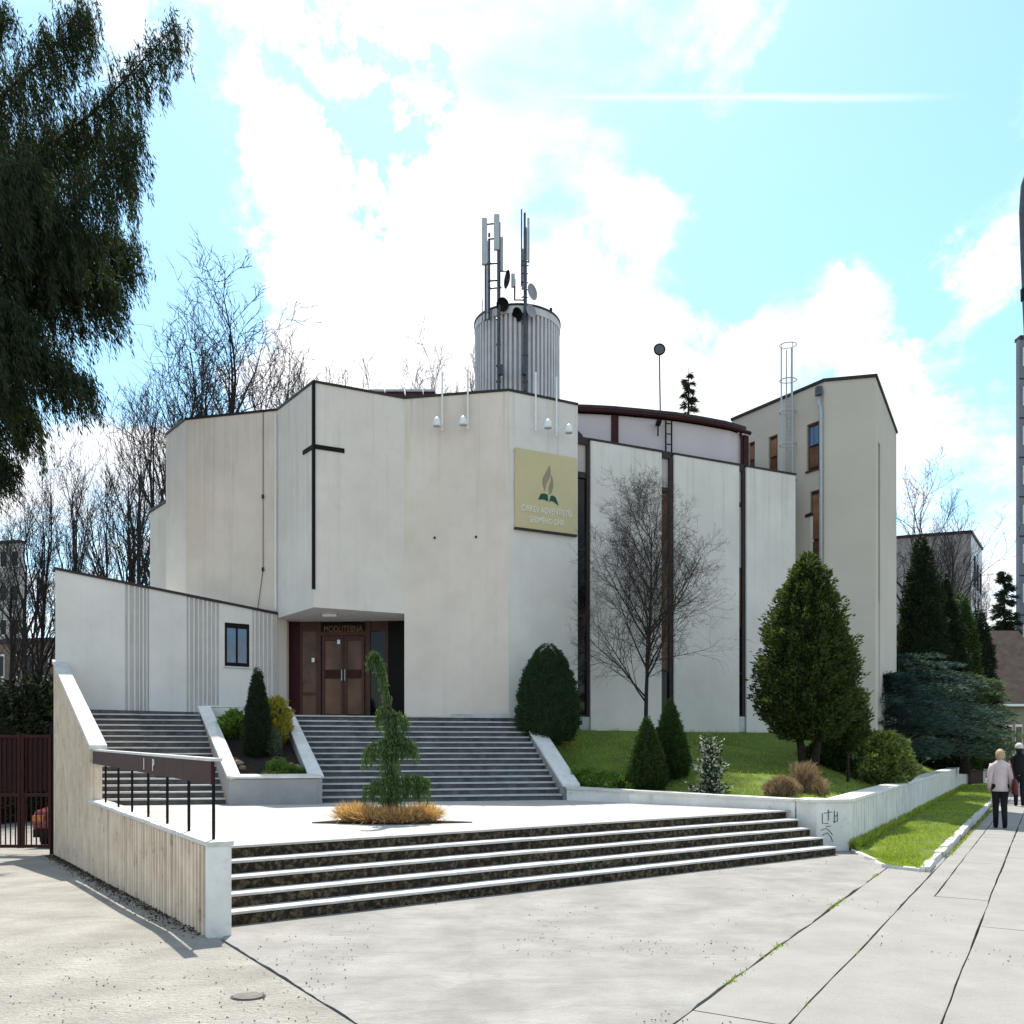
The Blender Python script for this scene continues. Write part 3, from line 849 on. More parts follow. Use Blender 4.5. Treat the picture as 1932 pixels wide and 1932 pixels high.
# building line used for the lawn
H0 = 10.25
def fpt(px, py, hh=8.6):
    Y = hh * F / (HY - py); return XY(px, Y)
fa, fb, fc_, fd, fe, ff, fg = [fpt(*q) for q in ((313, 822), (350, 793), (523, 775), (592, 722), (763, 753), (960, 738), (1090, 765))]
FW0, FW1 = fg + Vector((.0, .06)), XY(1497, 24.2)
TW = [Vector((7.0, 27.2)), XY(1555, 24.3), XY(1652, 24.0), Vector((12.75, 28.3))]
BL = [fe, ff, fg, FW1, TW[1], TW[2], TW[3], Vector((14, 36))]
FWL = [RW0, RW1, CN1, RWE]
def dist_poly(p, pts_):
    best = 1e9
    for a, b in zip(pts_[:-1], pts_[1:]):
        d = b - a; t = max(0, min(1, (p - a).dot(d) / d.length_squared))
        best = min(best, (p - a - d * t).length)
    return best
def lawn_z(x, y):
    p = Vector((x, y))
    b = dist_poly(p, BL); w = dist_poly(p, FWL)
    return .74 + 1.36 * math.exp(-b / 3.2) * sm(.05, 2.4, w) + .1 * sm(0, 2, w)
# lawn mesh: strips from the wall line to the building
def front_at(t):
    segs = [(RW0 + Vector((.12, .14)), RW1 + Vector((.3, .22))), (RW1 + Vector((.3, .22)), CN1 + RD * .5 - RN * .15), (CN1 + RD * .5 - RN * .15, RWE - RN * .15)]
    if t < .3: return lerp(*segs[0], t / .3)
    if t < .36: return lerp(*segs[1], (t - .3) / .06)
    return lerp(*segs[2], (t - .36) / .64)
def back_at(t):
    pts_ = [Vector((.35, 20.2)), Vector((1.7, 21.4)), FW1 + Vector((.1, .1)), Vector((10.2, 24.4)), Vector((12.8, 28.6)), Vector((13, 44))]
    ks = [0, .12, .42, .5, .68, 1]
    for i in range(5):
        if t <= ks[i + 1]: return lerp(pts_[i], pts_[i + 1], (t - ks[i]) / (ks[i + 1] - ks[i]))
    return pts_[-1]
lm = MB(); vs_ = []; NU, NV = 70, 26
for i in range(NU + 1):
    a, b = front_at(i / NU), back_at(i / NU)
    for j in range(NV + 1):
        p = lerp(a, b, j / NV); vs_.append((p.x, p.y, lawn_z(p.x, p.y) + .02 * nz((p.x, p.y, 0), 1.5)))
lm.add(vs_, [(i * (NV + 1) + j, (i + 1) * (NV + 1) + j, (i + 1) * (NV + 1) + j + 1, i * (NV + 1) + j + 1) for i in range(NU) for j in range(NV)])
struct('lawn', lm, grass_g, smooth=True)
# grass strip by the pavement
KB0, KB1 = G(1669, 1636), G(1744, 1645)
KD = Vector((.527, .85)).normalized()
kerb_end = Vector((KB1.x, KB1.y)) + KD * 34
gs = MB(); vs_ = []
for i in range(41):
    t = i / 40
    a = lerp(CN1 + Vector((.05, -.12)), RWE, t) + RN * .01
    b = lerp(Vector((KB1.x, KB1.y)), kerb_end, t)
    for j in range(7):
        p = lerp(a, b, j / 6); vs_.append((p.x, p.y, .05 + .05 * min(1, i / 5) * math.sin(math.pi * j / 6) + .02 * nz((p.x, p.y, 3), 2)))
gs.add(vs_, [(i * 7 + j, i * 7 + j + 1, (i + 1) * 7 + j + 1, (i + 1) * 7 + j) for i in range(40) for j in range(6)])
gs.add([(KB0.x, KB0.y, .03), (KB1.x, KB1.y, .05), (CN1.x + .05, CN1.y - .12, .05)], [(0, 1, 2)])
struct('grass_strip', gs, grass_g, smooth=True)
def grass_on(name, label, sampler, n, h, seed):
    rs = np.random.RandomState(seed); r2 = random.Random(seed)
    pts = np.array([sampler(r2) for _ in range(n)])
    bare = np.array([mnoise.noise(Vector((a_ * 1.3, b_ * 1.3, seed))) + .5 * mnoise.noise(Vector((a_ * 4, b_ * 4, seed))) for a_, b_ in pts[:, :2]])
    pts = pts[bare < .28]; n = len(pts)
    d = rs.normal(size=(n, 3)) * .45; d[:, 2] = 1
    o = place(name, flake_mesh(name, pts, d, h, h * .16, grass_b, rs), None, None, (0, 0, 0))
    tag(o, label, 'grass', kind='stuff')
def lawn_s(r):
    i = r.random() ** 1.3; a, b = front_at(i), back_at(i); p = lerp(a, b, r.random() ** 1.4 * .98 + .01)
    return (p.x, p.y, lawn_z(p.x, p.y) - .005 + .02 * nz((p.x, p.y, 0), 1.5))
def strip_s(r):
    t = r.random() ** 1.6
    a = lerp(CN1 + Vector((.05, -.12)), RWE, t) + RN * .01; b = lerp(Vector((KB1.x, KB1.y)), kerb_end, t)
    j = r.random(); p = lerp(a, b, j)
    if r.random() < .06:
        u, v = r.random(), r.random()
        if u + v > 1: u, v = 1 - u, 1 - v
        A_ = Vector((KB0.x, KB0.y)); p = A_ + (Vector((KB1.x, KB1.y)) - A_) * u + (CN1 + Vector((.05, -.12)) - A_) * v; return (p.x, p.y, .035)
    return (p.x, p.y, .045 + .05 * min(1, t * 8) * math.sin(math.pi * j) + .02 * nz((p.x, p.y, 3), 2))
grass_on('lawn_grass', 'short green lawn grass on the bank below the building', lawn_s, 60000, .06, 11)
grass_on('strip_grass', 'bright green grass strip between white wall and kerb', strip_s, 42000, .05, 12)
def tuft_s(r):
    p = CN1 + RD * (r.random() ** 1.5 * 28) + RN * (.02 + r.random() * .1); return (p.x, p.y, .03)
grass_on('wall_foot_grass', 'longer dark grass tufts growing along the foot of the white wall', tuft_s, 9000, .15, 13)
# kerb stones
kb = MB(); kerb = thing('kerb', 'broken pale kerb edging the grass strip', 'kerb', (KB1.x, KB1.y, 0))
rng = random.Random(5)
pth = [Vector((KB0.x, KB0.y)), Vector((KB1.x, KB1.y))]
def kstone(a, b, w, h):
    d = (b - a).normalized(); n_ = Vector((-d.y, d.x)); j = lambda: rng.uniform(-.015, .015)
    m = MB()
    m.hexa([(*(a - n_ * (w / 2 + j())), -.05), (*(b - n_ * (w / 2 + j())), -.05), (*(b + n_ * w / 2), -.05), (*(a + n_ * w / 2), -.05)],
           [(*(a - n_ * (w / 2 - .01 + j())), h + j()), (*(b - n_ * (w / 2 - .01 + j())), h + j()), (*(b + n_ * (w / 2 - .01)), h + j()), (*(a + n_ * (w / 2 - .01)), h + j())])
    m.build('kerb_stone', kerb_m, kerb)
kstone(pth[0] + Vector((-.02, 0)), lerp(*pth, .48), .09, .035); kstone(lerp(*pth, .5), pth[1] + Vector((.02, 0)), .10, .05)
kq = CN1 + Vector((.0, -.14))
for k_ in range(4):
    kstone(lerp(kq, pth[0], k_ / 4), lerp(kq, pth[0], (k_ + 1) / 4 - .006), .08, .04)
l0 = 0.0
while l0 < 33:
    ln = rng.uniform(.8, 1.1); a = pth[1] + KD * l0; b = pth[1] + KD * (l0 + ln - .012)
    kstone(a, b, .13 + rng.uniform(-.015, .015), .075); l0 += ln

# =================================================================== CHURCH BUILDING
def offset_poly(pts_, t):
    out = []
    for i, p in enumerate(pts_):
        ns_ = []
        if i > 0: d = (p - pts_[i - 1]).normalized(); ns_.append(Vector((-d.y, d.x)))
        if i < len(pts_) - 1: d = (pts_[i + 1] - p).normalized(); ns_.append(Vector((-d.y, d.x)))
        n_ = sum(ns_, Vector((0, 0))).normalized()
        out.append(p + n_ * t / max(.5, n_.dot(ns_[0])))
    return out
ch = thing('church_building', 'pale rendered church with folded facade, tall cross and brown entrance doors', 'church', (-2.0, 22, ZT))
outer = [fa, fb, fc_, fd, fe, ff, fg]
inner = offset_poly(outer, .30)
ZSOF = 5.0
zbot = [2.2, 2.2, ZSOF, ZSOF, 2.0, 1.7]
pm = [plaster_c, plaster_w, plaster_c, plaster, plaster_w, plaster_c]
for i in range(6):
    a, b, c, d = outer[i], outer[i + 1], inner[i + 1], inner[i]
    m = MB()
    m.hexa([(*a, zbot[i]), (*b, zbot[i]), (*c, zbot[i]), (*d, zbot[i])], [(*a, H0), (*b, H0), (*c, H0), (*d, H0)])
    m.build('wall_panel', pm[i], ch)
oc = offset_poly(outer, -.03); ic2 = offset_poly(outer, .36)
for i in range(6):
    m = MB()
    m.hexa([(*oc[i], H0 + .003), (*oc[i + 1], H0 + .003), (*ic2[i + 1], H0 + .003), (*ic2[i], H0 + .003)],
           [(*oc[i], H0 + .055), (*oc[i + 1], H0 + .055), (*ic2[i + 1], H0 + .055), (*ic2[i], H0 + .055)])
    m.build('roof_edge', cap_dark, ch)
# body behind, roof, return walls
m = MB(); m.prism([tuple(p) for p in offset_poly(outer, .31)] + [(2.6, 24), (2.6, 34), (-9, 34), (-9.6, 26)], ZSOF + .02, H0 - .35); m.build('roof', cap_dark, ch)
m = MB(); m.prism([tuple(inner[0] + Vector((.1, .02))), (-9.0, 26), (-9.0, 34), (-3.0, 34), (-3.0, 24.2), (-6.2, 24.2), (-6.2, 22.3)], 0, ZSOF + .01); m.build('wall_core', plaster, ch)
m = MB(); m.prism([tuple(inner[4] + Vector((.05, .01))), tuple(inner[5] + Vector((0, .01))), tuple(inner[6] + Vector((0, .01))), (2.6, 24), (2.6, 34), (-2.4, 34), (-2.4, 22.0)], 0, ZSOF + .012); m.build('wall_core', plaster, ch)
m = MB(); q = [XY(283, 27.0), XY(314, 26.0)]; m.wall(q[0], q[1], 2.2, (Z(968, 27), Z(948, 26)), .3); m.build('wall_panel', plaster_c, ch)
m = MB(); m.wall(q[0], q[1], (Z(968, 27) + .003, Z(948, 26) + .003), (Z(968, 27) + .08, Z(948, 26) + .08), .35, .04); m.build('roof_edge', cap_dark, ch)
# soffit and light
m = MB(); m.prism([tuple(inner[2] - Vector((.0, .0))), tuple(inner[3]), tuple(inner[4]), (-2.6, 24), (-6.1, 24)], ZSOF + .002, ZSOF + .018); m.build('soffit', plaster_c, ch)
c = P(622, 1160, 20.9); m = MB(); m.box((c.x, c.y, ZSOF - .04), (.34, .12, .07)); m.build('ceiling_lamp', white_m, ch)
# cross round the corner
def along(a, b, dist): return a + (b - a).normalized() * dist
cross = thing('wall_cross', 'tall slim black cross wrapped round the facade corner above the entrance', 'cross', (fd.x, fd.y - .1, Z(1110, 19.9)))
def corner_bar(mb, z0, z1, la, lb, t, gap=.012):
    L_ = along(fd, fc_, la); R_ = along(fd, fe, lb)
    pl_ = [L_, fd, R_]
    o_ = offset_poly(pl_, -(gap + t)); i_ = offset_poly(pl_, -gap)
    for k in range(2):
        mb.hexa([(*o_[k], z0), (*o_[k + 1], z0), (*i_[k + 1], z0), (*i_[k], z0)], [(*o_[k], z1), (*o_[k + 1], z1), (*i_[k + 1], z1), (*i_[k], z1)])
m = MB(); corner_bar(m, Z(1110, 19.85), H0 + .02, .030, .030, .035, .004); m.build('upright', black_m, cross)
m = MB(); corner_bar(m, Z(845, 19.9), Z(837, 19.9), .55, .72, .03, .0); m.build('crossbar', black_m, cross)
# rain pipe and lightning cable on the left face
m = MB(); p0 = along(fc_, fb, .06) + Vector((.03, -.07)); m.tube([(*p0, 5.2), (*p0, H0 - .1)], .028, 6); m.build('rain_pipe', white_m, ch)
q = on_line(497, fb, fc_) + Vector((0, -.03)); q2 = on_line(487, fb, fc_) + Vector((0, -.04))
m = MB(); m.tube([(*q2, 5.25), (*q, Z(1075, 21.7)), (*q, H0 - .02)], .009, 4); m.build('cable', cap_dark, ch)
for zz in (Z(938, 21.7), Z(1075, 21.7)):
    m = MB(); m.box((q.x, q.y - .02, zz), (.05, .05, .09)); m.build('cable_clamp', cap_dark, ch)
for zz, px in ((Z(1012, 20.6), 820), (Z(1012, 20.5), 898)):
    q = on_line(px, fe, ff); m = MB(); m.tube([(q.x, q.y - .03, zz), (q.x, q.y + .02, zz)], .03, 8); m.build('vent_hole', cap_dark, ch)
# ---- entrance doors
S0, S1 = Vector((-5.86, 22.25)), Vector((-2.62, 22.05))
def sx(px): return on_line(px, S0, S1)
ent = thing('entrance_doors', 'dark brown glazed entrance doors recessed under the facade overhang', 'doors', (*sx(650), ZT))
ZD = ZT + .0
def fr(px0, px1, z0, z1, mat, name, par, t=.08, proud=.0):
    m = MB(); m.wall(sx(px0), sx(px1), z0, z1, t, proud); return m.build(name, mat, par)
z_tr = Z(1200, 22.2)
fr(541, 566, ZD, ZSOF, maroon, 'side_panel', ent, .1, .05)
fr(566, 570, ZD, ZSOF, brownfr, 'post', ent, .1, .03)
fr(570, 597, ZD + .05, ZSOF - .25, pane_b, 'pane', ent, .02)
fr(597, 606, ZD, ZSOF, brownfr, 'post', ent, .1, .04)
fr(606, 690, z_tr + .1, ZSOF - .02, black_m, 'transom_panel', ent, .06, .02)
fr(606, 690, z_tr, z_tr + .1, brownfr, 'transom', ent, .1, .04)
fr(690, 699, ZD, ZSOF, brownfr, 'post', ent, .1, .04)
fr(699, 727, ZD + .05, ZSOF - .25, pane_d, 'pane', ent, .02)
fr(727, 733, ZD, ZSOF, brownfr, 'post', ent, .1, .04)
fr(733, 764, ZD, ZSOF, black_m, 'side_panel', ent, .1, .02)
fr(570, 597, ZSOF - .25, ZSOF, brownfr, 'transom', ent, .08, .01)
fr(699, 727, ZSOF - .25, ZSOF, brownfr, 'transom', ent, .08, .01)
fr(570, 597, ZD + .65, ZD + .72, brownfr, 'rail', ent, .06, .02)
for x0, x1, hx in ((608, 649, 646), (650, 688, 652)):
    d_ = fr(x0, x1, ZD + .01, ZD + .14, brownfr, 'door', ent, .05, .03)
    m = MB()
    for u0, u1, z0, z1 in ((x0, x0 + 5, ZD + .143, z_tr - .01), (x1 - 5, x1, ZD + .143, z_tr - .01), (x0 + 5, x1 - 5, z_tr - .12, z_tr - .01)):
        m.wall(sx(u0), sx(u1), z0, z1, .05, .03)
    m.build('frame', brownfr, d_)
    m = MB(); m.wall(sx(x0 + 5), sx(x1 - 5), Z(1280, 22.2), Z(1264, 22.2), .05, .032); m.build('lock_rail', maroon, d_)
    m = MB(); m.wall(sx(x0 + 5), sx(x1 - 5), ZD + .15, Z(1280, 22.2) - .003, .02, .0); m.build('pane', pane_b, d_)
    m = MB(); m.wall(sx(x0 + 5), sx(x1 - 5), Z(1264, 22.2) + .003, z_tr - .125, .02, .0); m.build('pane', pane_b, d_)
    h = sx(hx); m = MB(); m.tube([(h.x, h.y - .05, ZD + 1.0), (h.x, h.y - .11, ZD + 1.02), (h.x, h.y - .11, ZD + 1.3), (h.x, h.y - .05, ZD + 1.32)], .014, 6); m.build('handle', galv, d_)
for px, z in ((592, Z(1312 / 1.06 + 8, 22.2)), (640, Z(1212, 22.2))):
    q = sx(px); m = MB(); m.box((q.x, q.y - .07, z), (.075, .006, .11)); m.build('notice', white_m, ent)
me = text_mesh('MODLITEBNA', .235, .006); me.materials.append(gold)
q = sx(648); place('lettering', me, None, ent, (q.x, q.y - .03, Z(1193, 22.2)), rot=(R(90), 0, math.atan2(S1.y - S0.y, S1.x - S0.x)), scale=(.70, 1, 1))
for px in (566, 733):
    q = sx(px)
m = MB(); m.prism([tuple(S0 + Vector((-.4, .12))), tuple(S1 + Vector((.3, .12))), tuple(S1 + Vector((.3, .4))), tuple(S0 + Vector((-.4, .4)))], ZT - .1, ZSOF); m.build('back_wall', black_m, ent)
m = MB(); m.prism([(-2.62, 21.1), (-2.36, 21.1), (-2.36, 22.5), (-2.62, 22.5)], ZT - .1, ZSOF - .003); m.build('wall_panel', plaster, ch)

# ---- wing with ribbed bands
WG0, WG1 = XY(105, 18.75), fc_ + Vector((.02, -.06))
wg = thing('ribbed_wing', 'low pale wing with ribbed bands and one square window left of the entrance', 'building wing', (*((WG0 + WG1) / 2), ZT))
def wgx(px): return on_line(px, WG0, WG1)
wgl = (WG1 - WG0).length
wrib_me = rib.mesh('rib', plaster_c)
def wgz(px):
    t = (wgx(px) - WG0).length / wgl; return lerp(5.62, 5.08, t)
wgn = Vector((WG1 - WG0)).normalized(); wgb = Vector((-wgn.y, wgn.x))
m = MB(); m.hexa([(*(WG0 + wgb * .06), -.9), (*(WG1 + wgb * .06), -.9), (-6.0, 27.5, -.9), (-9.9, 27.5, -.9)], [(*(WG0 + wgb * .06), 5.55), (*(WG1 + wgb * .06), 5.0), (-6.0, 27.5, 5.0), (-9.9, 27.5, 5.5)])
m.build('wall_core', plaster_c, wg)
wx0, wx1 = 424, 470; wz0, wz1 = Z(1257, 20.9), Z(1172, 20.6)
for x0, x1 in ((105, 236), (281, 352), (413, wx0), (wx1, 476)):
    m = MB(); m.wall(wgx(x0), wgx(x1), ZT - .1 if x0 > 110 else -.7, (wgz(x0), wgz(x1)), .055, .0); m.build('wall_panel', plaster_c, wg)
for zb, zt in ((ZT - .1, (wz0, wz0)), (wz1, (wgz(wx0), wgz(wx1)))):
    m = MB(); m.wall(wgx(wx0) , wgx(wx1), zb, zt, .055, .0); m.build('wall_panel', plaster_c, wg)
for x0, x1 in ((236, 281), (352, 413), (476, 523)):
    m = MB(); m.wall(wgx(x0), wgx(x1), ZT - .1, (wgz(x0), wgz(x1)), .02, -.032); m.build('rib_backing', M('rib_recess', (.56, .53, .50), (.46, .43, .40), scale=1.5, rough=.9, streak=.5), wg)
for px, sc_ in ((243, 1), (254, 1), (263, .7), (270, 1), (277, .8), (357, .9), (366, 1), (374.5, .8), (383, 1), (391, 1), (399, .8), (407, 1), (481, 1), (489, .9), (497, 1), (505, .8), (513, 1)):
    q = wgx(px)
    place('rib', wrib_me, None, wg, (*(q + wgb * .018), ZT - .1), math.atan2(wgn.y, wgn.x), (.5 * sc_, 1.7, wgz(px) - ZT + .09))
m = MB(); m.wall(WG0 - wgn * .04, WG1, (wgz(105) + .003, wgz(523) + .003), (wgz(105) + .06, wgz(523) + .06), .3, .04); m.build('roof_edge', cap_dark, wg)
m = MB(); m.wall(wgx(166), wgx(530), ZT - .1, ZT + .13, .03, .02); m.build('plinth', riser_m, wg)
m = MB(); m.wall(WG1 + Vector((.0, .07)), S0 + Vector((.06, -.02)), ZT - .1, ZSOF - .005, .05); m.build('wall_panel', plaster_w, wg)
w_ = MB()
for u0, u1, z0, z1 in ((wx0, wx0 + 4, wz0, wz1), (wx1 - 4, wx1, wz0, wz1), (wx0 + 4, wx1 - 4, wz0, wz0 + .09), (wx0 + 4, wx1 - 4, wz1 - .12, wz1), (445.5, 448.5, wz0 + .09, wz1 - .12)):
    w_.wall(wgx(u0), wgx(u1), z0, z1, .05, .012)
wo = w_.build('window', black_m, wg)
for u0, u1 in ((wx0 + 4, 445.3), (448.7, wx1 - 4)):
    m = MB(); m.wall(wgx(u0), wgx(u1), wz0 + .09, wz1 - .12, .012, -.02); m.build('pane', pane_s, wo)
m = MB(); m.wall(wgx(wx0 - 2), wgx(wx1 + 2), wz0 - .04, wz0 - .003, .05, .05); m.build('sill', coping_m, wo)

# ---- sign
sg = thing('church_sign', 'yellow church sign with flame and open book emblem on the facade', 'sign', (*on_line(1028, ff, fg), Z(1000, 20.8)))
sa, sb = on_line(970, ff, fg), on_line(1086, ff, fg)
szb, szt = Z(995, on_line(970, ff, fg).y), Z(846, on_line(970, ff, fg).y)
m = MB(); m.wall(sa, sb, szb, szt, -.01, .07); m.build('board', sign_y, sg)
m = MB(); m.wall(sa - Vector((.01, 0)), sb, szb - .05, szb - .003, -.008, .085); m.build('bottom_rail', cap_dark, sg)
sdv = (sb - sa).normalized(); snv = Vector((-sdv.y, sdv.x)); sw, shh = (sb - sa).length, szt - szb
def sgn_poly(pts2, mat, name, t=.012):
    m = MB(); n_ = len(pts2)
    v = []
    for dd in (.07, .07 + t):
        for u, w in pts2:
            q = sa + sdv * (u * sw) - snv * dd; v.append((q.x, q.y, szb + w * shh))
    m.add(v, [tuple(range(n_, 2 * n_))] + [(i, (i + 1) % n_, n_ + (i + 1) % n_, n_ + i) for i in range(n_)])
    m.build(name, mat, sg)
sgn_poly([(.545, .845), (.56, .76), (.55, .70), (.49, .60), (.465, .50), (.455, .535), (.43, .60), (.435, .67), (.48, .74)], sign_tan, 'flame')
sgn_poly([(.575, .72), (.60, .65), (.60, .57), (.575, .50), (.545, .47), (.53, .52), (.53, .57), (.565, .65)], sign_tan, 'flame')
sgn_poly([(.36, .385), (.40, .46), (.45, .475), (.51, .465), (.52, .40), (.505, .375), (.47, .395), (.42, .395)], sign_green, 'book_page')
sgn_poly([(.54, .375), (.56, .455), (.60, .465), (.645, .44), (.69, .345), (.63, .375), (.58, .395)], sign_green, 'book_page')
for txt, u, w, s_ in (('CÍRKEV ADVENTISTŮ', .50, .215, .175), ('SEDMÉHO DNE', .50, .085, .165)):
    me = text_mesh(txt, s_, .008); me.materials.append(sign_cream)
    q = sa + sdv * (u * sw) - snv * .078
    o = place('lettering', me, None, sg, (q.x, q.y, szb + w * shh), rot=(R(90), 0, math.atan2(sdv.y, sdv.x)))
    o.scale = (.84, 1.25, 1)

# ---- floodlights hanging from the roof edge
def floodlight(px, py, px_top, fa_, fb_, side_, label):
    q = on_line(px_top, fa_, fb_); d = (fb_ - fa_).normalized(); nb_ = Vector((-d.y, d.x))
    q = q - nb_ * .08
    zl = Z(py, q.y)
    th = thing('floodlight', label, 'floodlight', (*q, zl), 'floodlights on the facade')
    m = MB(); m.tube([(*q, zl - .1), (*q, H0 + .55)], .022, 6); m.build('pole', white_m, th)
    tip = q - nb_ * .32 + d * side_
    m = MB(); m.tube([(*q, zl), (*(lerp(q, tip, .6)), zl + .06), (*tip, zl + .1)], .016, 6); m.build('arm', white_m, th)
    m = MB(); x, y = tip
    m.loft([(x, y, zl - .10, .10, .075), (x, y, zl - .06, .10, .075), (x, y + .01, zl + .06, .075, .06), (x, y + .03, zl + .12, .03, .03)], 10); m.build('lamp_head', white_m, th, True)
    m = MB(); m.loft([(x, y, zl - .115, .085, .06), (x, y, zl - .102, .09, .065)], 10); m.build('lens', galv, th)
floodlight(828, 805, 836, fe, ff, -.05, 'white floodlight nearest the cross, first from the left')
floodlight(878, 803, 884, fe, ff, -.04, 'white floodlight second from the left on the facade')
floodlight(1024, 806, 1008, ff, fg, .16, 'white floodlight directly above the left half of the sign')
floodlight(1062, 815, 1047, ff, fg, .16, 'white floodlight above the right edge of the sign')

# ---- hall with tall window strips
hl = thing('tall_window_hall', 'pale hall with tall narrow window strips and curved mauve attic', 'building', (4.5, 22.8, 2.1))
HB, HT = 1.6, Z(831, 21.4)
def hx_(px): return on_line(px, FW0, FW1)
hz = lambda px: HT
for x0, x1 in ((1112, 1245), (1269, 1391), (1405, 1497)):
    m = MB(); m.wall(hx_(x0), hx_(x1), HB, HT, .3, .08); m.build('wall_panel', plaster_c, hl)
    for q in (0,):
        m = MB(); m.wall(hx_(x0) - Vector((.02, 0)), hx_(x1) + Vector((.02, 0)), HT + .003, HT + .055, .36, .10); m.build('roof_edge', cap_dark, hl)
for x0, x1, xp, brk in ((1090, 1112, 1106, (889, 900, 1375)), (1245, 1269, 1262, (918, 926, 1380)), (1391, 1405, 1399.5, (947, 953, 1380))):
    yy = hx_(x0).y
    st = thing('tmp', '', 'x') if False else None
    m = MB(); m.wall(hx_(x0), hx_(x1), HT - .1, HT + .08, .2, .02); m.build('roof_edge', cap_dark, hl)
    m = MB(); m.wall(hx_(xp), hx_(x1) - Vector((.002, 0)), HB, HT - .1, .2, .03); fr_ = m.build('window_strip', cap_dark, hl)
    zs = [Z(b, yy) for b in brk]
    m = MB(); m.wall(hx_(x0), hx_(xp), zs[0], HT - .1, .04, -.05); m.build('top_panel', pane_p, fr_)
    m = MB(); m.wall(hx_(x0), hx_(xp), zs[1], zs[0], .12, .0); m.build('mullion', cap_dark, fr_)
    zlow = Z(1350, yy); edges = [zs[1], lerp(zs[1], zlow, .30), lerp(zs[1], zlow, .58), lerp(zs[1], zlow, .8), zlow]
    pm_ = [pane_d, pane_d, pane_d, pane_d] if x0 == 1090 else [pane_b, pane_o, pane_b, pane_d] if x0 == 1245 else [pane_p, pane_b, pane_d, pane_d]
    for k in range(4):
        m = MB(); m.wall(hx_(x0), hx_(xp), edges[k + 1] + .03, edges[k] - .03, .03, -.08); m.build('pane', pm_[k], fr_)
        m = MB(); m.wall(hx_(x0), hx_(xp), edges[k + 1] - .03, edges[k + 1] + .03, .1, -.01); m.build('mullion', cap_dark, fr_)
    m = MB(); m.wall(hx_(x0) + Vector((.02, 0)), hx_(x1) - Vector((.02, 0)), HB, zlow - .03, .1, .05); m.build('vent_box', galv, fr_)
# back of the hall and core
m = MB(); m.prism([tuple(FW0 + Vector((-.1, .31))), tuple(FW1 + Vector((-.13, .31))), (8.3, 30), (2.0, 30)], 0, HT - .2); m.build('wall_core', plaster, hl)
m = MB(); m.wall(FW1 + Vector((.01, .12)), FW1 + Vector((.35, 3.2)), 1.2, HT - .002, .25); m.build('wall_panel', plaster_c, hl)
# curved attic
AT = [(1086, 21.86), (1120, 21.9), (1157, 21.97), (1215, 22.15), (1277, 22.37), (1330, 22.68), (1379, 23.02), (1410, 23.39)]
atp = [XY(px, d) + Vector((0, .45)) for px, d in AT]
ZA = 1.65 + 8.95
def at_pt(px):
    for a, b, (pa, _), (pb_, _) in zip(atp[:-1], atp[1:], AT[:-1], AT[1:]):
        if px <= pb_ + .01: return on_line(px, a, b)
    return atp[-1]
def attic_piece(px0, px1, name, mat, z0, z1, off, t, n=6):
    pts_ = [at_pt(lerp(px0, px1, i / n)) for i in range(n + 1)]
    o_ = offset_poly(pts_, -off); i_ = offset_poly(pts_, t)
    m = MB()
    for k in range(n):
        m.hexa([(*o_[k], z0), (*o_[k + 1], z0), (*i_[k + 1], z0), (*i_[k], z0)], [(*o_[k], z1), (*o_[k + 1], z1), (*i_[k + 1], z1), (*i_[k], z1)])
    return m.build(name, mat, hl)
attic_piece(1087, 1153, 'attic_panel', mauve, HT - .3, ZA - .14, 0, .2)
attic_piece(1166, 1256, 'attic_panel', mauve, HT - .3, ZA - .14, 0, .2)
attic_piece(1256.3, 1401, 'attic_panel', mauve, HT - .3, ZA - .14, 0, .2)
attic_piece(1153.2, 1165.8, 'attic_post', maroon, HT - .3, ZA - .142, .05, .2, 2)
attic_piece(1401.2, 1410, 'attic_post', maroon, HT - .3, ZA - .142, .05, .2, 2)
attic_piece(1086, 1411, 'roof_edge', cap_dark, ZA - .02, ZA + .06, .12, .5, 14)
pts_ = offset_poly([at_pt(lerp(1087, 1410, i / 14)) for i in range(15)], -.1)
m = MB(); m.tube([(*p, ZA - .08) for p in pts_], .055, 8); m.build('gutter', maroon, hl, True)
m = MB(); m.prism([tuple(p) for p in offset_poly(atp, .21)] + [(8.2, 29), (2.4, 29)], HT - .25, ZA - .03); m.build('roof', cap_dark, hl)
pe = atp[-1]; m = MB(); m.wall(pe + Vector((.02, .02)), pe + Vector((1.3, 4.5)), HT - .3, ZA - .15, .2); m.build('attic_panel', maroon, hl)
m = MB(); m.tube([(pe.x - .1, pe.y - .12, ZA - .1), (pe.x - .07, pe.y - .13, ZA - .3), (pe.x - .07, pe.y - .13, HT)], .035, 6); m.build('rain_pipe', maroon, hl)
# roof ladder on the attic
rl2 = thing('wall_ladder', 'short dark ladder fixed to the curved mauve attic wall', 'ladder', (*at_pt(1260), HT + .1))
la, lb = at_pt(1254.5) + Vector((0, -.12)), at_pt(1265.5) + Vector((0, -.12))
for q in (la, lb):
    m = MB(); m.tube([(*q, HT + .02), (*q, ZA - .2)], .022, 5); m.build('stile', black_m, rl2)
for k in range(4):
    z = HT + .08 + (ZA - .35 - HT) * k / 3
    m = MB(); m.tube([(*la, z), (*lb, z)], .016, 5); m.build('rung', black_m, rl2)
q = at_pt(1240) + Vector((0, -.2))
cam_o = thing('wall_camera', 'small dark bracket camera beside the attic ladder', 'camera', (*q, ZA - .5))
m = MB(); m.box((q.x, q.y, ZA - .30), (.12, .26, .09)); m.build('housing', black_m, cam_o)
m = MB(); m.tube([(q.x, q.y + .1, ZA - .62), (q.x, q.y + .05, ZA - .32)], .02, 5); m.build('bracket', black_m, cam_o)

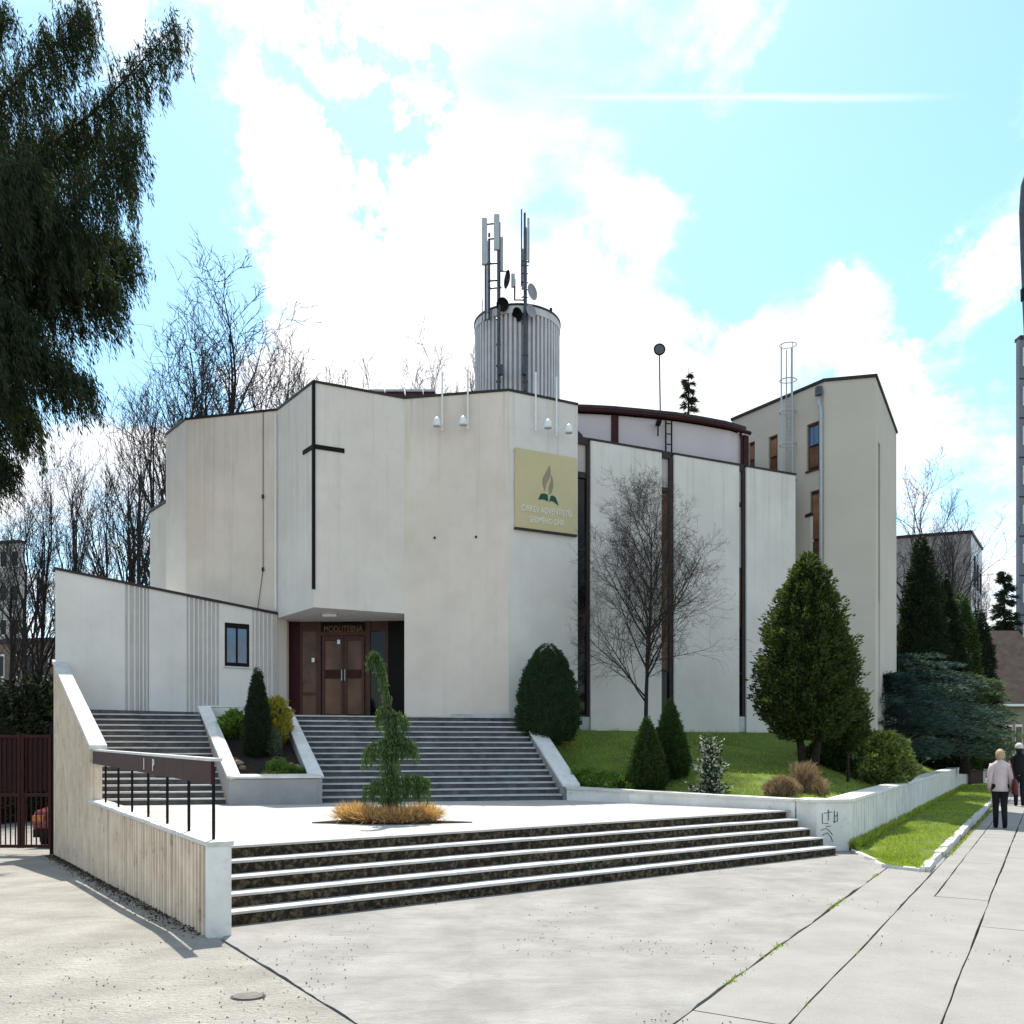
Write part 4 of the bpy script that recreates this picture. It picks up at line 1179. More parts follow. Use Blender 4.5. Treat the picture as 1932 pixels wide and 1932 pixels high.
# ---- stair tower at the right
tw = thing('tower_block', 'tall plain beige block with brown windows and rain pipe right of the hall', 'building', (9.5, 25, 1))
HTW = 12.15
def holes_wall(a, b, z0, z1, holes, t, mat, name, par):
    """slab on plan line a->b with rectangular openings given as (px0, px1, zlo, zhi)"""
    us = sorted({0.0, 1.0} | {((on_line(h[0], a, b) - a).length / (b - a).length) for h in holes} | {((on_line(h[1], a, b) - a).length / (b - a).length) for h in holes})
    m = MB()
    hh = [(((on_line(h[0], a, b) - a).length / (b - a).length), ((on_line(h[1], a, b) - a).length / (b - a).length), h[2], h[3]) for h in holes]
    for u0, u1 in zip(us[:-1], us[1:]):
        um = (u0 + u1) / 2
        sp_ = sorted((h[2], h[3]) for h in hh if h[0] < um < h[1])
        z = z0
        for lo, hi in sp_ + [(z1, z1)]:
            if lo > z + 1e-4: m.wall(lerp(a, b, u0), lerp(a, b, u1), z, lo, t)
            z = max(z, hi)
    return m.build(name, mat, par)
TL0, TL1 = TW[0], TW[1]
def tz(py, px): return Z(py, on_line(px, TL0, TL1).y)
th_ = [(1522, 1547, tz(886, 1535), tz(797, 1535)), (1450, 1467, tz(905, 1458), tz(822, 1458)), (1412, 1424, tz(905, 1418), tz(834, 1418)), (1528, 1549, tz(1110, 1538), tz(925, 1538))]
holes_wall(TL0, TL1, 0, HTW, th_, .25, plaster_t, 'wall_panel', tw)
for i, (x0, x1, z0, z1) in enumerate(th_):
    m = MB(); w4 = (x1 - x0) * .16
    for u0, u1, a, b in ((x0, x0 + w4, z0, z1), (x1 - w4, x1, z0, z1), (x0 + w4, x1 - w4, z0, z0 + .08), (x0 + w4, x1 - w4, z1 - .12, z1), (x0 + w4, x1 - w4, lerp(z0, z1, .48), lerp(z0, z1, .48) + .07)):
        m.wall(on_line(u0, TL0, TL1), on_line(u1, TL0, TL1), a, b, .1, -.08)
    wo = m.build('window', brownfr, tw)
    zm = lerp(z0, z1, .48)
    m = MB(); m.wall(on_line(x0 + w4, TL0, TL1), on_line(x1 - w4, TL0, TL1), zm + .07, z1 - .12, .03, -.13); m.build('pane', (pane_s, pane_o, pane_o, pane_o)[i], wo)
    m = MB(); m.wall(on_line(x0 + w4, TL0, TL1), on_line(x1 - w4, TL0, TL1), z0 + .08, zm, .03, -.13); m.build('pane', pane_b, wo)
    m = MB(); m.wall(on_line(x0 - 1, TL0, TL1), on_line(x1 + 1, TL0, TL1), z0 - .05, z0 - .003, .1, .05); m.build('sill', brownfr, wo)
m = MB(); m.wall(TW[1], TW[2], 0, HTW, .25); m.build('wall_panel', plaster_t, tw)
tp = TW[2]; td_ = (TW[3] - TW[2]).normalized()
m = MB(); m.wall(TW[2], TW[2] + td_ * .55, 0, HTW, .25); m.build('wall_panel', plaster_t, tw)
m = MB(); m.wall(TW[2] + td_ * .95, TW[3], 0, HTW, .25); m.build('wall_panel', plaster_t, tw)
zsl = [Z(1240, 24.3), Z(1130, 24.3), Z(828, 24.3)]
m = MB(); m.wall(TW[2] + td_ * .55, TW[2] + td_ * .95, 0, zsl[1], .2, -.04); m.build('wall_panel', plaster_t, tw)
m = MB(); m.wall(TW[2] + td_ * .55, TW[2] + td_ * .95, zsl[1], zsl[2], .06, -.10); sw_ = m.build('slit_window', pane_b, tw)
m = MB(); m.wall(TW[2] + td_ * .55, TW[2] + td_ * .95, zsl[2], HTW, .25, -.001); m.build('wall_panel', plaster_t, tw)
m = MB(); m.prism([tuple(p) for p in offset_poly(TW, .26)] + [(13.5, 36), (6.6, 36)], 0, HTW - .1); m.build('wall_core', plaster_t, tw)
oc = offset_poly(TW, -.05); ic2 = offset_poly(TW, .35)
for i in range(3):
    m = MB(); m.hexa([(*oc[i], HTW + .003), (*oc[i + 1], HTW + .003), (*ic2[i + 1], HTW + .003), (*ic2[i], HTW + .003)], [(*oc[i], HTW + .08), (*oc[i + 1], HTW + .08), (*ic2[i + 1], HTW + .08), (*ic2[i], HTW + .08)]); m.build('roof_edge', cap_dark, tw)
q = on_line(1551, TL0, TL1) + Vector((-.08, -.1))
m = MB(); m.tube([(q.x - .05, q.y, Z(752, 24.4)), (q.x - .05, q.y, Z(765, 24.4)), (q.x, q.y - .02, Z(778, 24.4)), (q.x, q.y - .02, 1.0)], .05, 8); m.build('rain_pipe', galv, tw, True)
m = MB(); m.box((q.x - .05, q.y, Z(742, 24.4)), (.16, .16, .24)); m.build('pipe_hopper', steel_d, tw)
# low link between hall and tower
m = MB(); lk0, lk1 = XY(1496, 25.4), on_line(1531, TL0, TL1) + Vector((0, -.02)); m.wall(lk0, lk1, 0, Z(980, 25.0), .3); m.build('link_wall', plaster_c, tw)
m = MB(); m.wall(lk0, lk1, Z(980, 25.0) + .003, Z(975, 25.0) + .02, .3, .04); m.build('roof_edge', cap_dark, tw)
# caged ladder
cl = thing('caged_ladder', 'caged steel ladder climbing above the roof of the beige block', 'ladder', (*on_line(1495, TL0, TL1), 8))
la, lb = on_line(1487, TL0, TL1) + Vector((-.1, -.15)), on_line(1497, TL0, TL1) + Vector((-.1, -.15))
zt_, zb_ = Z(684, 26.0), Z(935, 25.8)
for q in (la, lb):
    m = MB(); m.tube([(*q, zb_), (*q, zt_)], .02, 5); m.build('stile', galv, cl)
for k in range(24):
    z = zb_ + (HTW - zb_) * k / 23
    m = MB(); m.tube([(*la, z), (*lb, z)], .013, 4); m.build('rung', galv, cl)
mid = (la + lb) / 2
def hoop(z, r=.24):
    c_ = mid + Vector((-.1, -.22))
    return [(c_.x + r * math.cos(a), c_.y + r * math.sin(a), z + .02 * math.sin(a)) for a in [2 * math.pi * i / 14 for i in range(15)]]
for z in (Z(678, 25.8), Z(742, 25.8), Z(800, 25.8), Z(860, 25.8), Z(925, 25.8)):
    m = MB(); m.tube(hoop(z), .015, 4); m.build('hoop', galv, cl)
for i in (2, 5, 8, 11):
    a, b = hoop(Z(925, 25.8))[i], hoop(Z(678, 25.8))[i]; m = MB(); m.tube([a, b], .013, 4); m.build('cage_bar', galv, cl)

# =================================================================== ROOF: DRUM, MASTS, AERIALS
DC = XY(976, 27.0); DR = 79 / F * 27.0; DZ = Z(618, 27.0)
dr = thing('roof_drum', 'grey ribbed cylindrical drum on the roof carrying the antenna masts', 'roof drum', (*DC, H0 - .3))
drum_m = M('drum_metal', (.66, .63, .62), (.54, .51, .51), scale=2, rough=.6, streak=.35)
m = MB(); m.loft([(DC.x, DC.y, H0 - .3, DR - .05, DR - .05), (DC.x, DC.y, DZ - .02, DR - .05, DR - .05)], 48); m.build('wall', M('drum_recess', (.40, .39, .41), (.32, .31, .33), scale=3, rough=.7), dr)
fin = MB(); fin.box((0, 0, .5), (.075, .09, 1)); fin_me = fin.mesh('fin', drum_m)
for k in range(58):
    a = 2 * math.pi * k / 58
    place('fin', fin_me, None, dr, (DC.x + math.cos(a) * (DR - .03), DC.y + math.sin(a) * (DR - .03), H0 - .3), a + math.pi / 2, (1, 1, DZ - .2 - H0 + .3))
m = MB(); m.loft([(DC.x, DC.y, DZ - .22, DR + .03, DR + .03), (DC.x, DC.y, DZ, DR + .03, DR + .03)], 48); m.build('rim_band', drum_m, dr)
m = MB(); m.loft([(DC.x, DC.y, DZ + .003, DR + .05, DR + .05), (DC.x, DC.y, DZ + .06, DR + .05, DR + .05)], 48); m.build('roof_edge', cap_dark, dr)
grey_a = M('antenna_grey', (.50, .52, .53), (.42, .44, .46), scale=5, rough=.5)
def panel_antenna(par, px, y0, y1, Y, w=.16, d=.1):
    c_ = P(px, y1, Y); h = Z(y0, Y) - Z(y1, Y)
    m = MB(); m.box((c_.x, Y, c_.z + h / 2), (w, d, h)); return m.build('panel_antenna', grey_a, par, bevel=.02)
def rod(par, name, pts_, Y, r=.025, mat=steel_d):
    m = MB(); m.tube([tuple(P(x, y, Y + dy)) for x, y, dy in pts_], r, 6); return m.build(name, mat, par)
def dish(par, px, py, Y, r, ax, mat=galv):
    c_ = P(px, py, Y); m = MB(); ax = Vector(ax).normalized(); u = ax.orthogonal().normalized(); w = ax.cross(u)
    rings = [(.0, .05), (.35, .08), (.7, .16), (1.0, .30)]
    v = []; f = []
    for rr, dd in rings:
        for k in range(14):
            a = 2 * math.pi * k / 14; v.append(tuple(c_ + (u * math.cos(a) + w * math.sin(a)) * r * max(rr, .02) + ax * r * dd))
    for i in range(3):
        for k in range(14):
            f.append((i * 14 + k, i * 14 + (k + 1) % 14, (i + 1) * 14 + (k + 1) % 14, (i + 1) * 14 + k))
    m.add(v, f); return m.build('dish', mat, par, True)
YM = 25.55
disc_g = M('dish_grey', (.30, .31, .33), (.24, .25, .27), scale=5, rough=.5)
ma = thing('antenna_mast', 'left antenna mast on the drum with tall panel antennas', 'antenna mast', (*XY(941, YM), H0))
rod(ma, 'pole', [(941, 735, 0), (941, 420, 0)], YM, .055)
rod(ma, 'pole', [(923, 603, .3), (923, 440, .3)], YM, .035)
rod(ma, 'pole', [(916, 605, .1), (916, 480, .1)], YM, .03)
panel_antenna(ma, 914, 412, 500, YM + .1); panel_antenna(ma, 937, 405, 472, YM - .05, .17); panel_antenna(ma, 921, 455, 590, YM + .35, .1); panel_antenna(ma, 946, 448, 512, YM + .3, .11)
for y, x0, x1 in ((421, 916, 937), (449, 921, 941), (496, 917, 941), (528, 921, 944), (542, 925, 946)):
    rod(ma, 'bracket', [(x0, y + 2, .1), (x1, y, 0)], YM, .03)
rod(ma, 'bracket', [(943, 512, 0), (955, 512, 0), (955, 525, 0), (958, 532, 0)], YM, .02)
dish(ma, 961, 528, YM, .26, (-.9, -.35, 0), black_m); dish(ma, 947, 575, YM, .2, (.3, -.8, -.3), black_m)
panel_antenna(ma, 968, 517, 542, YM, .11)
m = MB(); c_ = P(945, 698, YM - .1); m.box(c_, (.13, .1, .3)); m.build('cable_box', steel_d, ma)
for y in (602, 650, 690, 720): rod(ma, 'clamp', [(936, y, -.02), (945, y, -.02)], YM, .03)
for x, t in ((910, 565), (927, 580)): rod(ma, 'whip', [(x, 605, .2), (x, t, .2)], YM, .012)
mb_ = thing('antenna_mast', 'right antenna mast on the drum with two round dishes', 'antenna mast', (*XY(991, YM), H0))
rod(mb_, 'pole', [(991, 738, 0), (991, 430, 0)], YM, .055)
rod(mb_, 'pole', [(984, 540, .1), (984, 395, .1)], YM, .022); rod(mb_, 'whip', [(990, 432, 0), (990, 402, 0)], YM, .035)
panel_antenna(mb_, 997, 412, 495, YM + .15, .07); panel_antenna(mb_, 986, 470, 545, YM + .2, .06)
for y, x0, x1 in ((492, 984, 998), (500, 984, 997), (515, 984, 996), (532, 984, 996), (545, 984, 996), (560, 983, 995), (572, 983, 992)):
    rod(mb_, 'bracket', [(x0, y, .1), (x1, y + 1, 0)], YM, .022)
rod(mb_, 'bracket', [(990, 566, 0), (971, 566, 0), (971, 527, 0)], YM, .028)
dish(mb_, 1001, 552, YM, .24, (.75, -.6, 0), disc_g); dish(mb_, 1000, 588, YM, .20, (.6, -.7, .1), disc_g); dish(mb_, 979, 592, YM, .2, (-.6, -.5, -.5), black_m)
m = MB(); c_ = P(988, 698, YM - .1); m.box(c_, (.12, .1, .28)); m.build('cable_box', steel_d, mb_)
for y in (602, 670, 720): rod(mb_, 'clamp', [(986, y, -.02), (996, y, -.02)], YM, .03)
wa = thing('whip_aerial', 'short aerial with thick dark tip on the drum rim', 'aerial', (*XY(1039, 26.6), DZ))
rod(wa, 'rod', [(1038, 618, 0), (1039, 596, 0)], 26.4, .02); rod(wa, 'tip', [(1039, 598, 0), (1039.5, 582, 0)], 26.4, .045, black_m)
sa_ = thing('disc_aerial', 'thin mast with round dark disc above the curved attic', 'aerial', (*XY(1246, 24.0), ZA))
rod(sa_, 'pole', [(1246, 790, 0), (1244, 668, 0)], 24.0, .02); m = MB(); c_ = P(1244, 660, 24.0)
m.tube([(c_.x, c_.y - .03, c_.z), (c_.x, c_.y + .03, c_.z)], .15, 18); m.build('disc', M('disc_grey', (.12, .13, .15), (.09, .1, .11), scale=4, rough=.5), sa_)
m = MB(); m.tube([(c_.x + .15 * math.cos(a), c_.y - .03, c_.z + .15 * math.sin(a)) for a in [2 * math.pi * i / 18 for i in range(19)]], .02, 5); m.build('disc_rim', black_m, sa_)
# roof-top skylight frames
for k, (x0, x1) in enumerate(((697, 725), (727, 762), (765, 797), (799, 821))):
    sk = thing('roof_skylight', ('low roof skylight box furthest left behind the parapet', 'low roof skylight box second from the left behind the parapet', 'low roof skylight box third from the left behind the parapet', 'low roof skylight box nearest the drum behind the parapet')[k], 'skylight', (*XY((x0 + x1) / 2, 24.2), H0 - .3), 'roof skylights')
    m = MB(); m.wall(XY(x0, 24.2), XY(x1, 24.2), H0 - .3, Z(740, 24.2), .8); m.build('box', M('skylight_box', (.10, .05, .045), (.06, .03, .03), scale=3), sk)
    m = MB(); m.wall(XY(x0, 24.2), XY(x1, 24.2), Z(740, 24.2) + .003, Z(737, 24.2) + .02, .85, .05); m.build('lid', galv, sk)

# =================================================================== VEGETATION
thuja_m = M('thuja_leaf', (.060, .105, .022), (.016, .036, .010), scale=2.5, rough=.75, island=True, trans=.25, lo=.2, hi=.85)
thuja_y = M('thuja_olive_leaf', (.085, .115, .030), (.014, .026, .009), scale=2.0, rough=.75, island=True, trans=.3, lo=.2, hi=.85)  # olive foliage colour
box_m = M('clipped_thuja_leaf', (.042, .085, .024), (.014, .034, .012), scale=3, rough=.8, island=True, trans=.15, lo=.2, hi=.9)
blue_m = M('blue_juniper_leaf', (.065, .115, .105), (.008, .018, .022), scale=1.2, rough=.8, island=True, trans=.15, lo=.2, hi=.85)
bluel_m = M('light_juniper_leaf', (.15, .20, .12), (.04, .065, .045), scale=1.2, rough=.8, island=True, trans=.2, lo=.2, hi=.85)
cedar_m = M('weeping_leaf', (.12, .18, .06), (.022, .05, .018), scale=2, rough=.8, island=True, trans=.25, lo=.2, hi=.85)
spruce_m = M('dark_spruce_leaf', (.048, .066, .026), (.008, .014, .008), scale=.8, rough=.8, island=True, trans=.30, lo=.2, hi=.85)
dark_m = M('dark_cypress_leaf', (.030, .050, .018), (.008, .014, .007), scale=.8, rough=.8, island=True, trans=.12, lo=.2, hi=.85)
rhodo_m = M('sun_brightened_leaf', (.34, .38, .12), (.05, .085, .025), scale=2.5, rough=.5, spec=.5, island=True, trans=.3, lo=.2, hi=.85)  # leaf colour raised in place of sunlight that the tower blocks
yellow_m = M('yellow_leaf', (.48, .40, .06), (.16, .15, .03), scale=3, rough=.7, island=True, trans=.35, lo=.2, hi=.85)
fresh_m = M('fresh_leaf', (.20, .30, .06), (.06, .11, .025), scale=3, rough=.6, island=True, trans=.35, lo=.2, hi=.85)
pale_m = M('pale_edged_leaf', (.60, .60, .53), (.022, .045, .016), scale=9, rough=.6, island=True, trans=.2, lo=.54, hi=.72)
straw_m = M('straw_blade', (.66, .42, .23), (.28, .14, .07), scale=6, rough=.8, island=True, trans=.3, lo=.15, hi=.8)
rust_m = M('dry_twig_leaf', (.42, .29, .19), (.16, .10, .065), scale=6, rough=.9, island=True, trans=.1, lo=.15, hi=.8)
ivory = M('hedge_leaf', (.040, .050, .022), (.010, .014, .008), scale=1.2, rough=.5, spec=.6, island=True, trans=.15, lo=.2, hi=.85)

def crown_cloud(n, prof, H, seed, lump=.18, lsc=2.0, shell=.35, up=.5, zpow=1.0):
    """points and outward-up directions through a crown of profile prof(t) (radius at height fraction t)"""
    rs = np.random.RandomState(seed)
    ts = np.linspace(0, 1, 200); rr = np.array([max(1e-3, prof(t)) for t in ts])
    w = rr ** 1.0; w = np.cumsum(w / w.sum())
    t = np.interp(rs.rand(n), w, ts)
    r = np.interp(t, ts, rr)
    a = rs.rand(n) * 2 * np.pi
    q = 1 - shell * rs.rand(n) ** 1.8
    lumpv = np.array([mnoise.noise(Vector((math.cos(x) * 1.2, math.sin(x) * 1.2, tt * H / max(rr.max(), .1) * .9)) * lsc + Vector((seed, 0, 0))) for x, tt in zip(a, t)])
    fac = (1 + lump * lumpv * 1.6) * q
    stray = rs.rand(n) < .05; fac[stray] *= 1 + (.03 + lump * .5) * rs.rand(stray.sum())
    p = np.stack([np.cos(a) * r * fac, np.sin(a) * r * fac, t * H + lumpv * lump * .3], 1)
    d = np.stack([np.cos(a), np.sin(a), np.full(n, up)], 1) + rs.normal(size=(n, 3)) * .45
    return p, d, rs
def shrub(name, label, cat, base, H, prof, n, leaf, ll, lwid, seed, stem=.05, group=None, lump=.18, lsc=2.0, shell=.4, up=.5, zlow=0.0, bend=.05, core=None, stems=1, part='crown'):
    th = thing(name, label, cat, base, group)
    p, d, rs = crown_cloud(n, prof, H - zlow, seed, lump, lsc, shell, up)
    p[:, 2] += zlow
    place(part, flake_mesh(part, p, d, ll, lwid, leaf, rs, bend), None, th, base)
    if core is not None:      # dark core volume added to block light through the crown
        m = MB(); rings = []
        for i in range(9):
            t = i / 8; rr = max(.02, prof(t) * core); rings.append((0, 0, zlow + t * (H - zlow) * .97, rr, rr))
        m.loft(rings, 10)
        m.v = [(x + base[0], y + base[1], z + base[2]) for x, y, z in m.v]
        m.build('dark_core', dark_m, th, True)
    for k in range(stems):
        m = MB(); a = seed + k * 2.2; off = .0 if stems == 1 else .12
        m.tube([(base[0] + math.cos(a) * off, base[1] + math.sin(a) * off, base[2] - .12), (base[0] + math.cos(a) * off * 2.2, base[1] + math.sin(a) * off * 2.2, base[2] + max(zlow, H * .25) * .7), (base[0] + math.cos(a) * off * 3.4, base[1] + math.sin(a) * off * 3.4, base[2] + max(zlow + .3 * H, H * .6))], [stem, stem * .75, stem * .3], 7)
        m.build('trunk', bark, th, True)
    return th
egg = lambda R_, k=.42: (lambda t: R_ * (math.sin(math.pi * min(1, max(0, (t + .0) ** .72 * .93 + .07))) ** .7))
def cone(R_, pw=.8, bot=.12):
    return lambda t: R_ * (min(1, t / bot + .45) if t < bot else 1) * max(0.0, (1 - t)) ** pw
def lz(x, y): return lawn_z(x, y) - .02
# shaped evergreens on the bank
x, y = XY(1034, 19.55); shrub('clipped_thuja', 'large dark egg shaped clipped evergreen against the wall under the sign', 'shrub', (x, y, Z(1398, y)), Z(1215, y) - Z(1398, y), lambda t: .70 * min(1, (t + .25) / .42) ** .6 * (1 - max(0, (t - .25) / .75) ** 1.9) ** .62, 26000, box_m, .06, .022, 21, .07, lump=.11, lsc=5, shell=.18, core=.88)
x, y = XY(1221, 16.9); shrub('cone_thuja', 'shorter front conical evergreen of the pair beside the lawn wall', 'shrub', (x, y, lz(x, y)), Z(1352, y) - lz(x, y), lambda t: .36 * min(1, (t + .3) / .45) ** .6 * (1 - max(0, (t - .15) / .85) ** 1.35) ** .9, 13000, thuja_m, .065, .02, 22, .05, 'conical evergreens', lump=.22, lsc=5, shell=.26, core=.82)
x, y = XY(1264, 17.5); shrub('cone_thuja', 'taller rear conical evergreen of the pair beside the lawn wall', 'shrub', (x, y, lz(x, y)), Z(1320, y) - lz(x, y), lambda t: .37 * min(1, (t + .3) / .45) ** .6 * (1 - max(0, (t - .15) / .85) ** 1.35) ** .9, 14000, thuja_m, .065, .02, 23, .05, 'conical evergreens', lump=.22, lsc=5, shell=.26, core=.82)
x, y = XY(1340, 16.0); shrub('pale_shrub', 'small upright shrub with white edged leaves by the lawn wall', 'shrub', (x, y, lz(x, y)), Z(1394, y) - lz(x, y), lambda t: .25 * (1 - t * .55) * (1 + .35 * math.sin(t * 17)), 2300, pale_m, .075, .042, 24, .03, lump=.5, lsc=4, shell=.9, core=.45)
x, y = XY(1524, 19.2); zb0 = Z(1447, y)
shrub('tree_thuja', 'tall loose olive green evergreen tree on two dark trunks in front of the hall', 'tree', (x, y, zb0), Z(1043, y) - zb0, lambda t: .98 * min(1, (t + .10) / .28) ** .6 * (1 - max(0, (t - .22) / .78) ** 1.9) ** .8, 46000, thuja_y, .10, .042, 25, .10, lump=.30, lsc=3.6, shell=.6, zlow=.62, core=.6, stems=2)
x, y = XY(1600, 19.6); shrub('leafy_shrub', 'small bright leafy shrub tucked against the right side of the olive evergreen', 'shrub', (x, y, lz(x, y)), Z(1285, y) - lz(x, y), lambda t: .42 * math.sin(math.pi * min(1, .15 + t * .85)) ** .6 * (1 if t > .1 else .3), 7000, thuja_y, .09, .04, 26, .04, lump=.35, shell=.6, core=.5, zlow=.7)
# leafy mounds near the lawn
x, y = XY(1583, 21.2); shrub('dark_mound_shrub', 'dark low spreading shrub left of the round yellow green shrub', 'shrub', (x, y, lz(x, y)), 1.05, lambda t: .75 * (1 - t ** 2) ** .5, 12000, thuja_m, .12, .035, 27, .05, lump=.3, shell=.4, core=.8)
x, y = XY(1664, 20.6); shrub('round_shrub', 'round yellow green shrub behind the lawn with sunlight put into its leaf colour', 'shrub', (x, y, lz(x, y)), Z(1383, y) - lz(x, y), lambda t: .70 * min(1, .55 + t * 1.6) * (1 - t ** 2.3) ** .5, 9000, rhodo_m, .13, .05, 28, .05, lump=.35, lsc=2.6, shell=.4, core=.75)
x, y = XY(1474, 15.4); shrub('dry_bush', 'low rusty dry bush at the lawn edge', 'shrub', (x, y, lz(x, y)), .30, lambda t: .26 * (1 - t ** 2) ** .5, 5200, rust_m, .09, .012, 29, .02, 'dry bushes on the lawn', lump=.3, shell=.95, up=1.2, core=.5)
x, y = XY(1518, 15.9); shrub('dry_bush', 'taller grey brown twiggy dry bush beside the rusty one', 'shrub', (x, y, lz(x, y)), .52, lambda t: .25 * min(1, .35 + t) * (1 - t ** 3) ** .5, 4200, rust_m, .11, .008, 30, .02, 'dry bushes on the lawn', lump=.35, shell=.95, up=1.6)
x, y = XY(1543, 15.6); shrub('dry_bush', 'small round dry bush at the right end of the dry bushes', 'shrub', (x, y, lz(x, y)), .33, lambda t: .17 * (1 - t ** 2) ** .5, 1800, rust_m, .08, .009, 31, .02, 'dry bushes on the lawn', lump=.3, shell=.95, up=1.4)
# fresh green ground cover at the stair parapet
for k, (px, yy_, r_, h_) in enumerate(((1100, 17.9, .38, .34), (1138, 17.6, .42, .30), (1176, 17.2, .40, .28))):
    x, y = XY(px, yy_); shrub('ground_cover', ('low bright green plant cushion touching the stair parapet', 'low bright green plant cushion in the middle of the three', 'low bright green plant cushion nearest the conical evergreens')[k], 'plant', (x, y, lz(x, y)), h_, lambda t, r_=r_: r_ * (1 - t ** 2) ** .5, 3600, fresh_m, .08, .03, 32 + k, .02, 'green plant cushions', lump=.3, shell=.5, core=.7)

# ---- spreading blue junipers: sprays radiating outwards and drooping at the tips
def spray_tree(name, label, base, H, Rx, n_br, leaf, seed, zmin=.5, rise=.42, per=210, ll=.22, lw_=.03, group=None):
    th = thing(name, label, 'tree', base, group)
    rs = np.random.RandomState(seed); PT, DR_ = [], []
    wood = MB()
    for k in range(n_br):
        a = rs.rand() * 2 * np.pi; hz_ = zmin + (H - zmin) * rs.rand() ** .8 * .92
        t = (hz_ - zmin) / (H - zmin)
        L_ = Rx * (1 - t ** 1.7) ** .6 * rs.uniform(.55, 1.25) + .15
        el = rise * rs.uniform(.3, 1.4)
        dirv = np.array([math.cos(a), math.sin(a), 0])
        side_ = np.array([-math.sin(a), math.cos(a), 0])
        u = rs.rand(per) ** .7
        sp_ = (rs.rand(per) - .5) * 2 * L_ * .36 * (1 - u * .75)
        P_ = dirv[None] * (u * L_)[:, None] + side_[None] * sp_[:, None]
        P_[:, 2] += hz_ + el * u * L_ * .7 - .30 * L_ * u ** 2.5 - np.abs(sp_) * .35 + rs.normal(size=per) * .03
        D_ = dirv[None] * 1.0 + side_[None] * (np.sign(sp_) * .6)[:, None] + rs.normal(size=(per, 3)) * .22
        D_[:, 2] += .12
        PT.append(P_); DR_.append(D_)
        if k % 4 == 0:
            wood.tube([(base[0], base[1], base[2] + hz_ * .75), tuple(np.array(base) + dirv * L_ * .45 + [0, 0, hz_ + el * L_ * .25]), tuple(np.array(base) + dirv * L_ * .9 + [0, 0, hz_ + el * L_ * .4 - .2 * L_])], [.05, .03, .008], 5)
    place('crown', flake_mesh('crown', np.concatenate(PT), np.concatenate(DR_), ll, lw_, leaf, rs, .08), None, th, base)
    wood.tube([(base[0], base[1], base[2] - .2), (base[0] + .1, base[1], base[2] + H * .5), (base[0], base[1], base[2] + H * .85)], [.22, .14, .03], 8)
    wood.build('trunk', bark, th, True)
    return th
spray_tree('spreading_juniper', 'broad dark blue green juniper with layered drooping sprays behind the white wall', (13.7, 30.0, .9), 4.4, 3.1, 130, blue_m, 41, .35, group='spreading junipers')
spray_tree('spreading_juniper', 'lighter grey green juniper overhanging the far end of the white wall', (18.3, 34.5, .9), 4.1, 2.3, 110, bluel_m, 42, .5, group='spreading junipers')
spray_tree('spreading_juniper', 'smaller dark juniper close to the beige block', (11.0, 25.9, 1.0), 3.1, 2.2, 85, blue_m, 43, .3, group='spreading junipers')

# ---- dark cypresses at the right
for px, yt, Y, r_, lab, sd_, n in ((1738, 1010, 36.0, 1.05, 'tallest dark cypress beside the beige block', 51, 26000), (1778, 1080, 37.0, 1.0, 'second dark cypress stepping down from the tallest', 52, 22000), (1812, 1120, 38.5, .95, 'third dark cypress with a mossy green right side', 53, 18000), (1848, 1150, 40.5, .85, 'last and lowest dark cypress at the right end of the row', 54, 15000)):
    x, y = XY(px, Y)
    shrub('dark_cypress', lab, 'tree', (x, y, .8), Z(yt, Y) - .8, lambda t, r_=r_: r_ * min(1, (t + .2) / .35) ** .6 * (1 - max(0, (t - .2) / .8) ** 1.7) ** .75, n, dark_m if sd_ != 53 else thuja_m, .2, .06, sd_, .15, 'dark cypresses', lump=.3, lsc=2.2, shell=.4, core=.8)

# ---- conifer with tiers (distant spruces)
def tier_spruce(name, label, base, H, R_, tiers, seed, leaf, per=60, ll=.5, group=None, zlo=.08):
    th = thing(name, label, 'tree', base, group)
    rs = np.random.RandomState(seed); PT, DR_ = [], []
    wood = MB(); wood.tube([(*base[:2], base[2] - .3), (*base[:2], base[2] + H * .6), (*base[:2], base[2] + H)], [H * .016, H * .009, .01], 6)
    for k in range(tiers):
        t = zlo + (1 - zlo) * k / tiers; z = t * H; L_ = R_ * (1 - t) ** .85 + .08
        for j in range(14 if t < .75 else 7):
            a = rs.rand() * 6.283; dv_ = np.array([math.cos(a), math.sin(a), 0]); ln = L_ * rs.uniform(.55, 1.12); z = t * H + rs.uniform(-.5, .5) * H / tiers
            u = rs.rand(per)
            P_ = dv_[None] * (u * ln)[:, None]; P_[:, 2] = z - .25 * ln * u + .35 * ln * np.maximum(0, u - .6)
            P_ += rs.normal(size=(per, 3)) * .05 * L_
            D_ = dv_[None] * .8 + rs.normal(size=(per, 3)) * .35; D_[:, 2] -= .35
            PT.append(P_); DR_.append(D_)
    place('crown', flake_mesh('crown', np.concatenate(PT), np.concatenate(DR_), ll, ll * .14, leaf, rs, .0), None, th, base)
    wood.build('trunk', bark, th, True)
x, y = XY(1895, 62); tier_spruce('far_spruce', 'slender tiered spruce standing alone far down the pavement', (x, y, 0), Z(1072, 62), 3.0, 26, 61, dark_m, 90, .42)
x, y = XY(1299, 52); tier_spruce('far_spruce', 'tip of a dark spruce just above the curved attic roof', (x, y, 0), Z(693, 52), 2.6, 30, 62, dark_m, 60, .38)

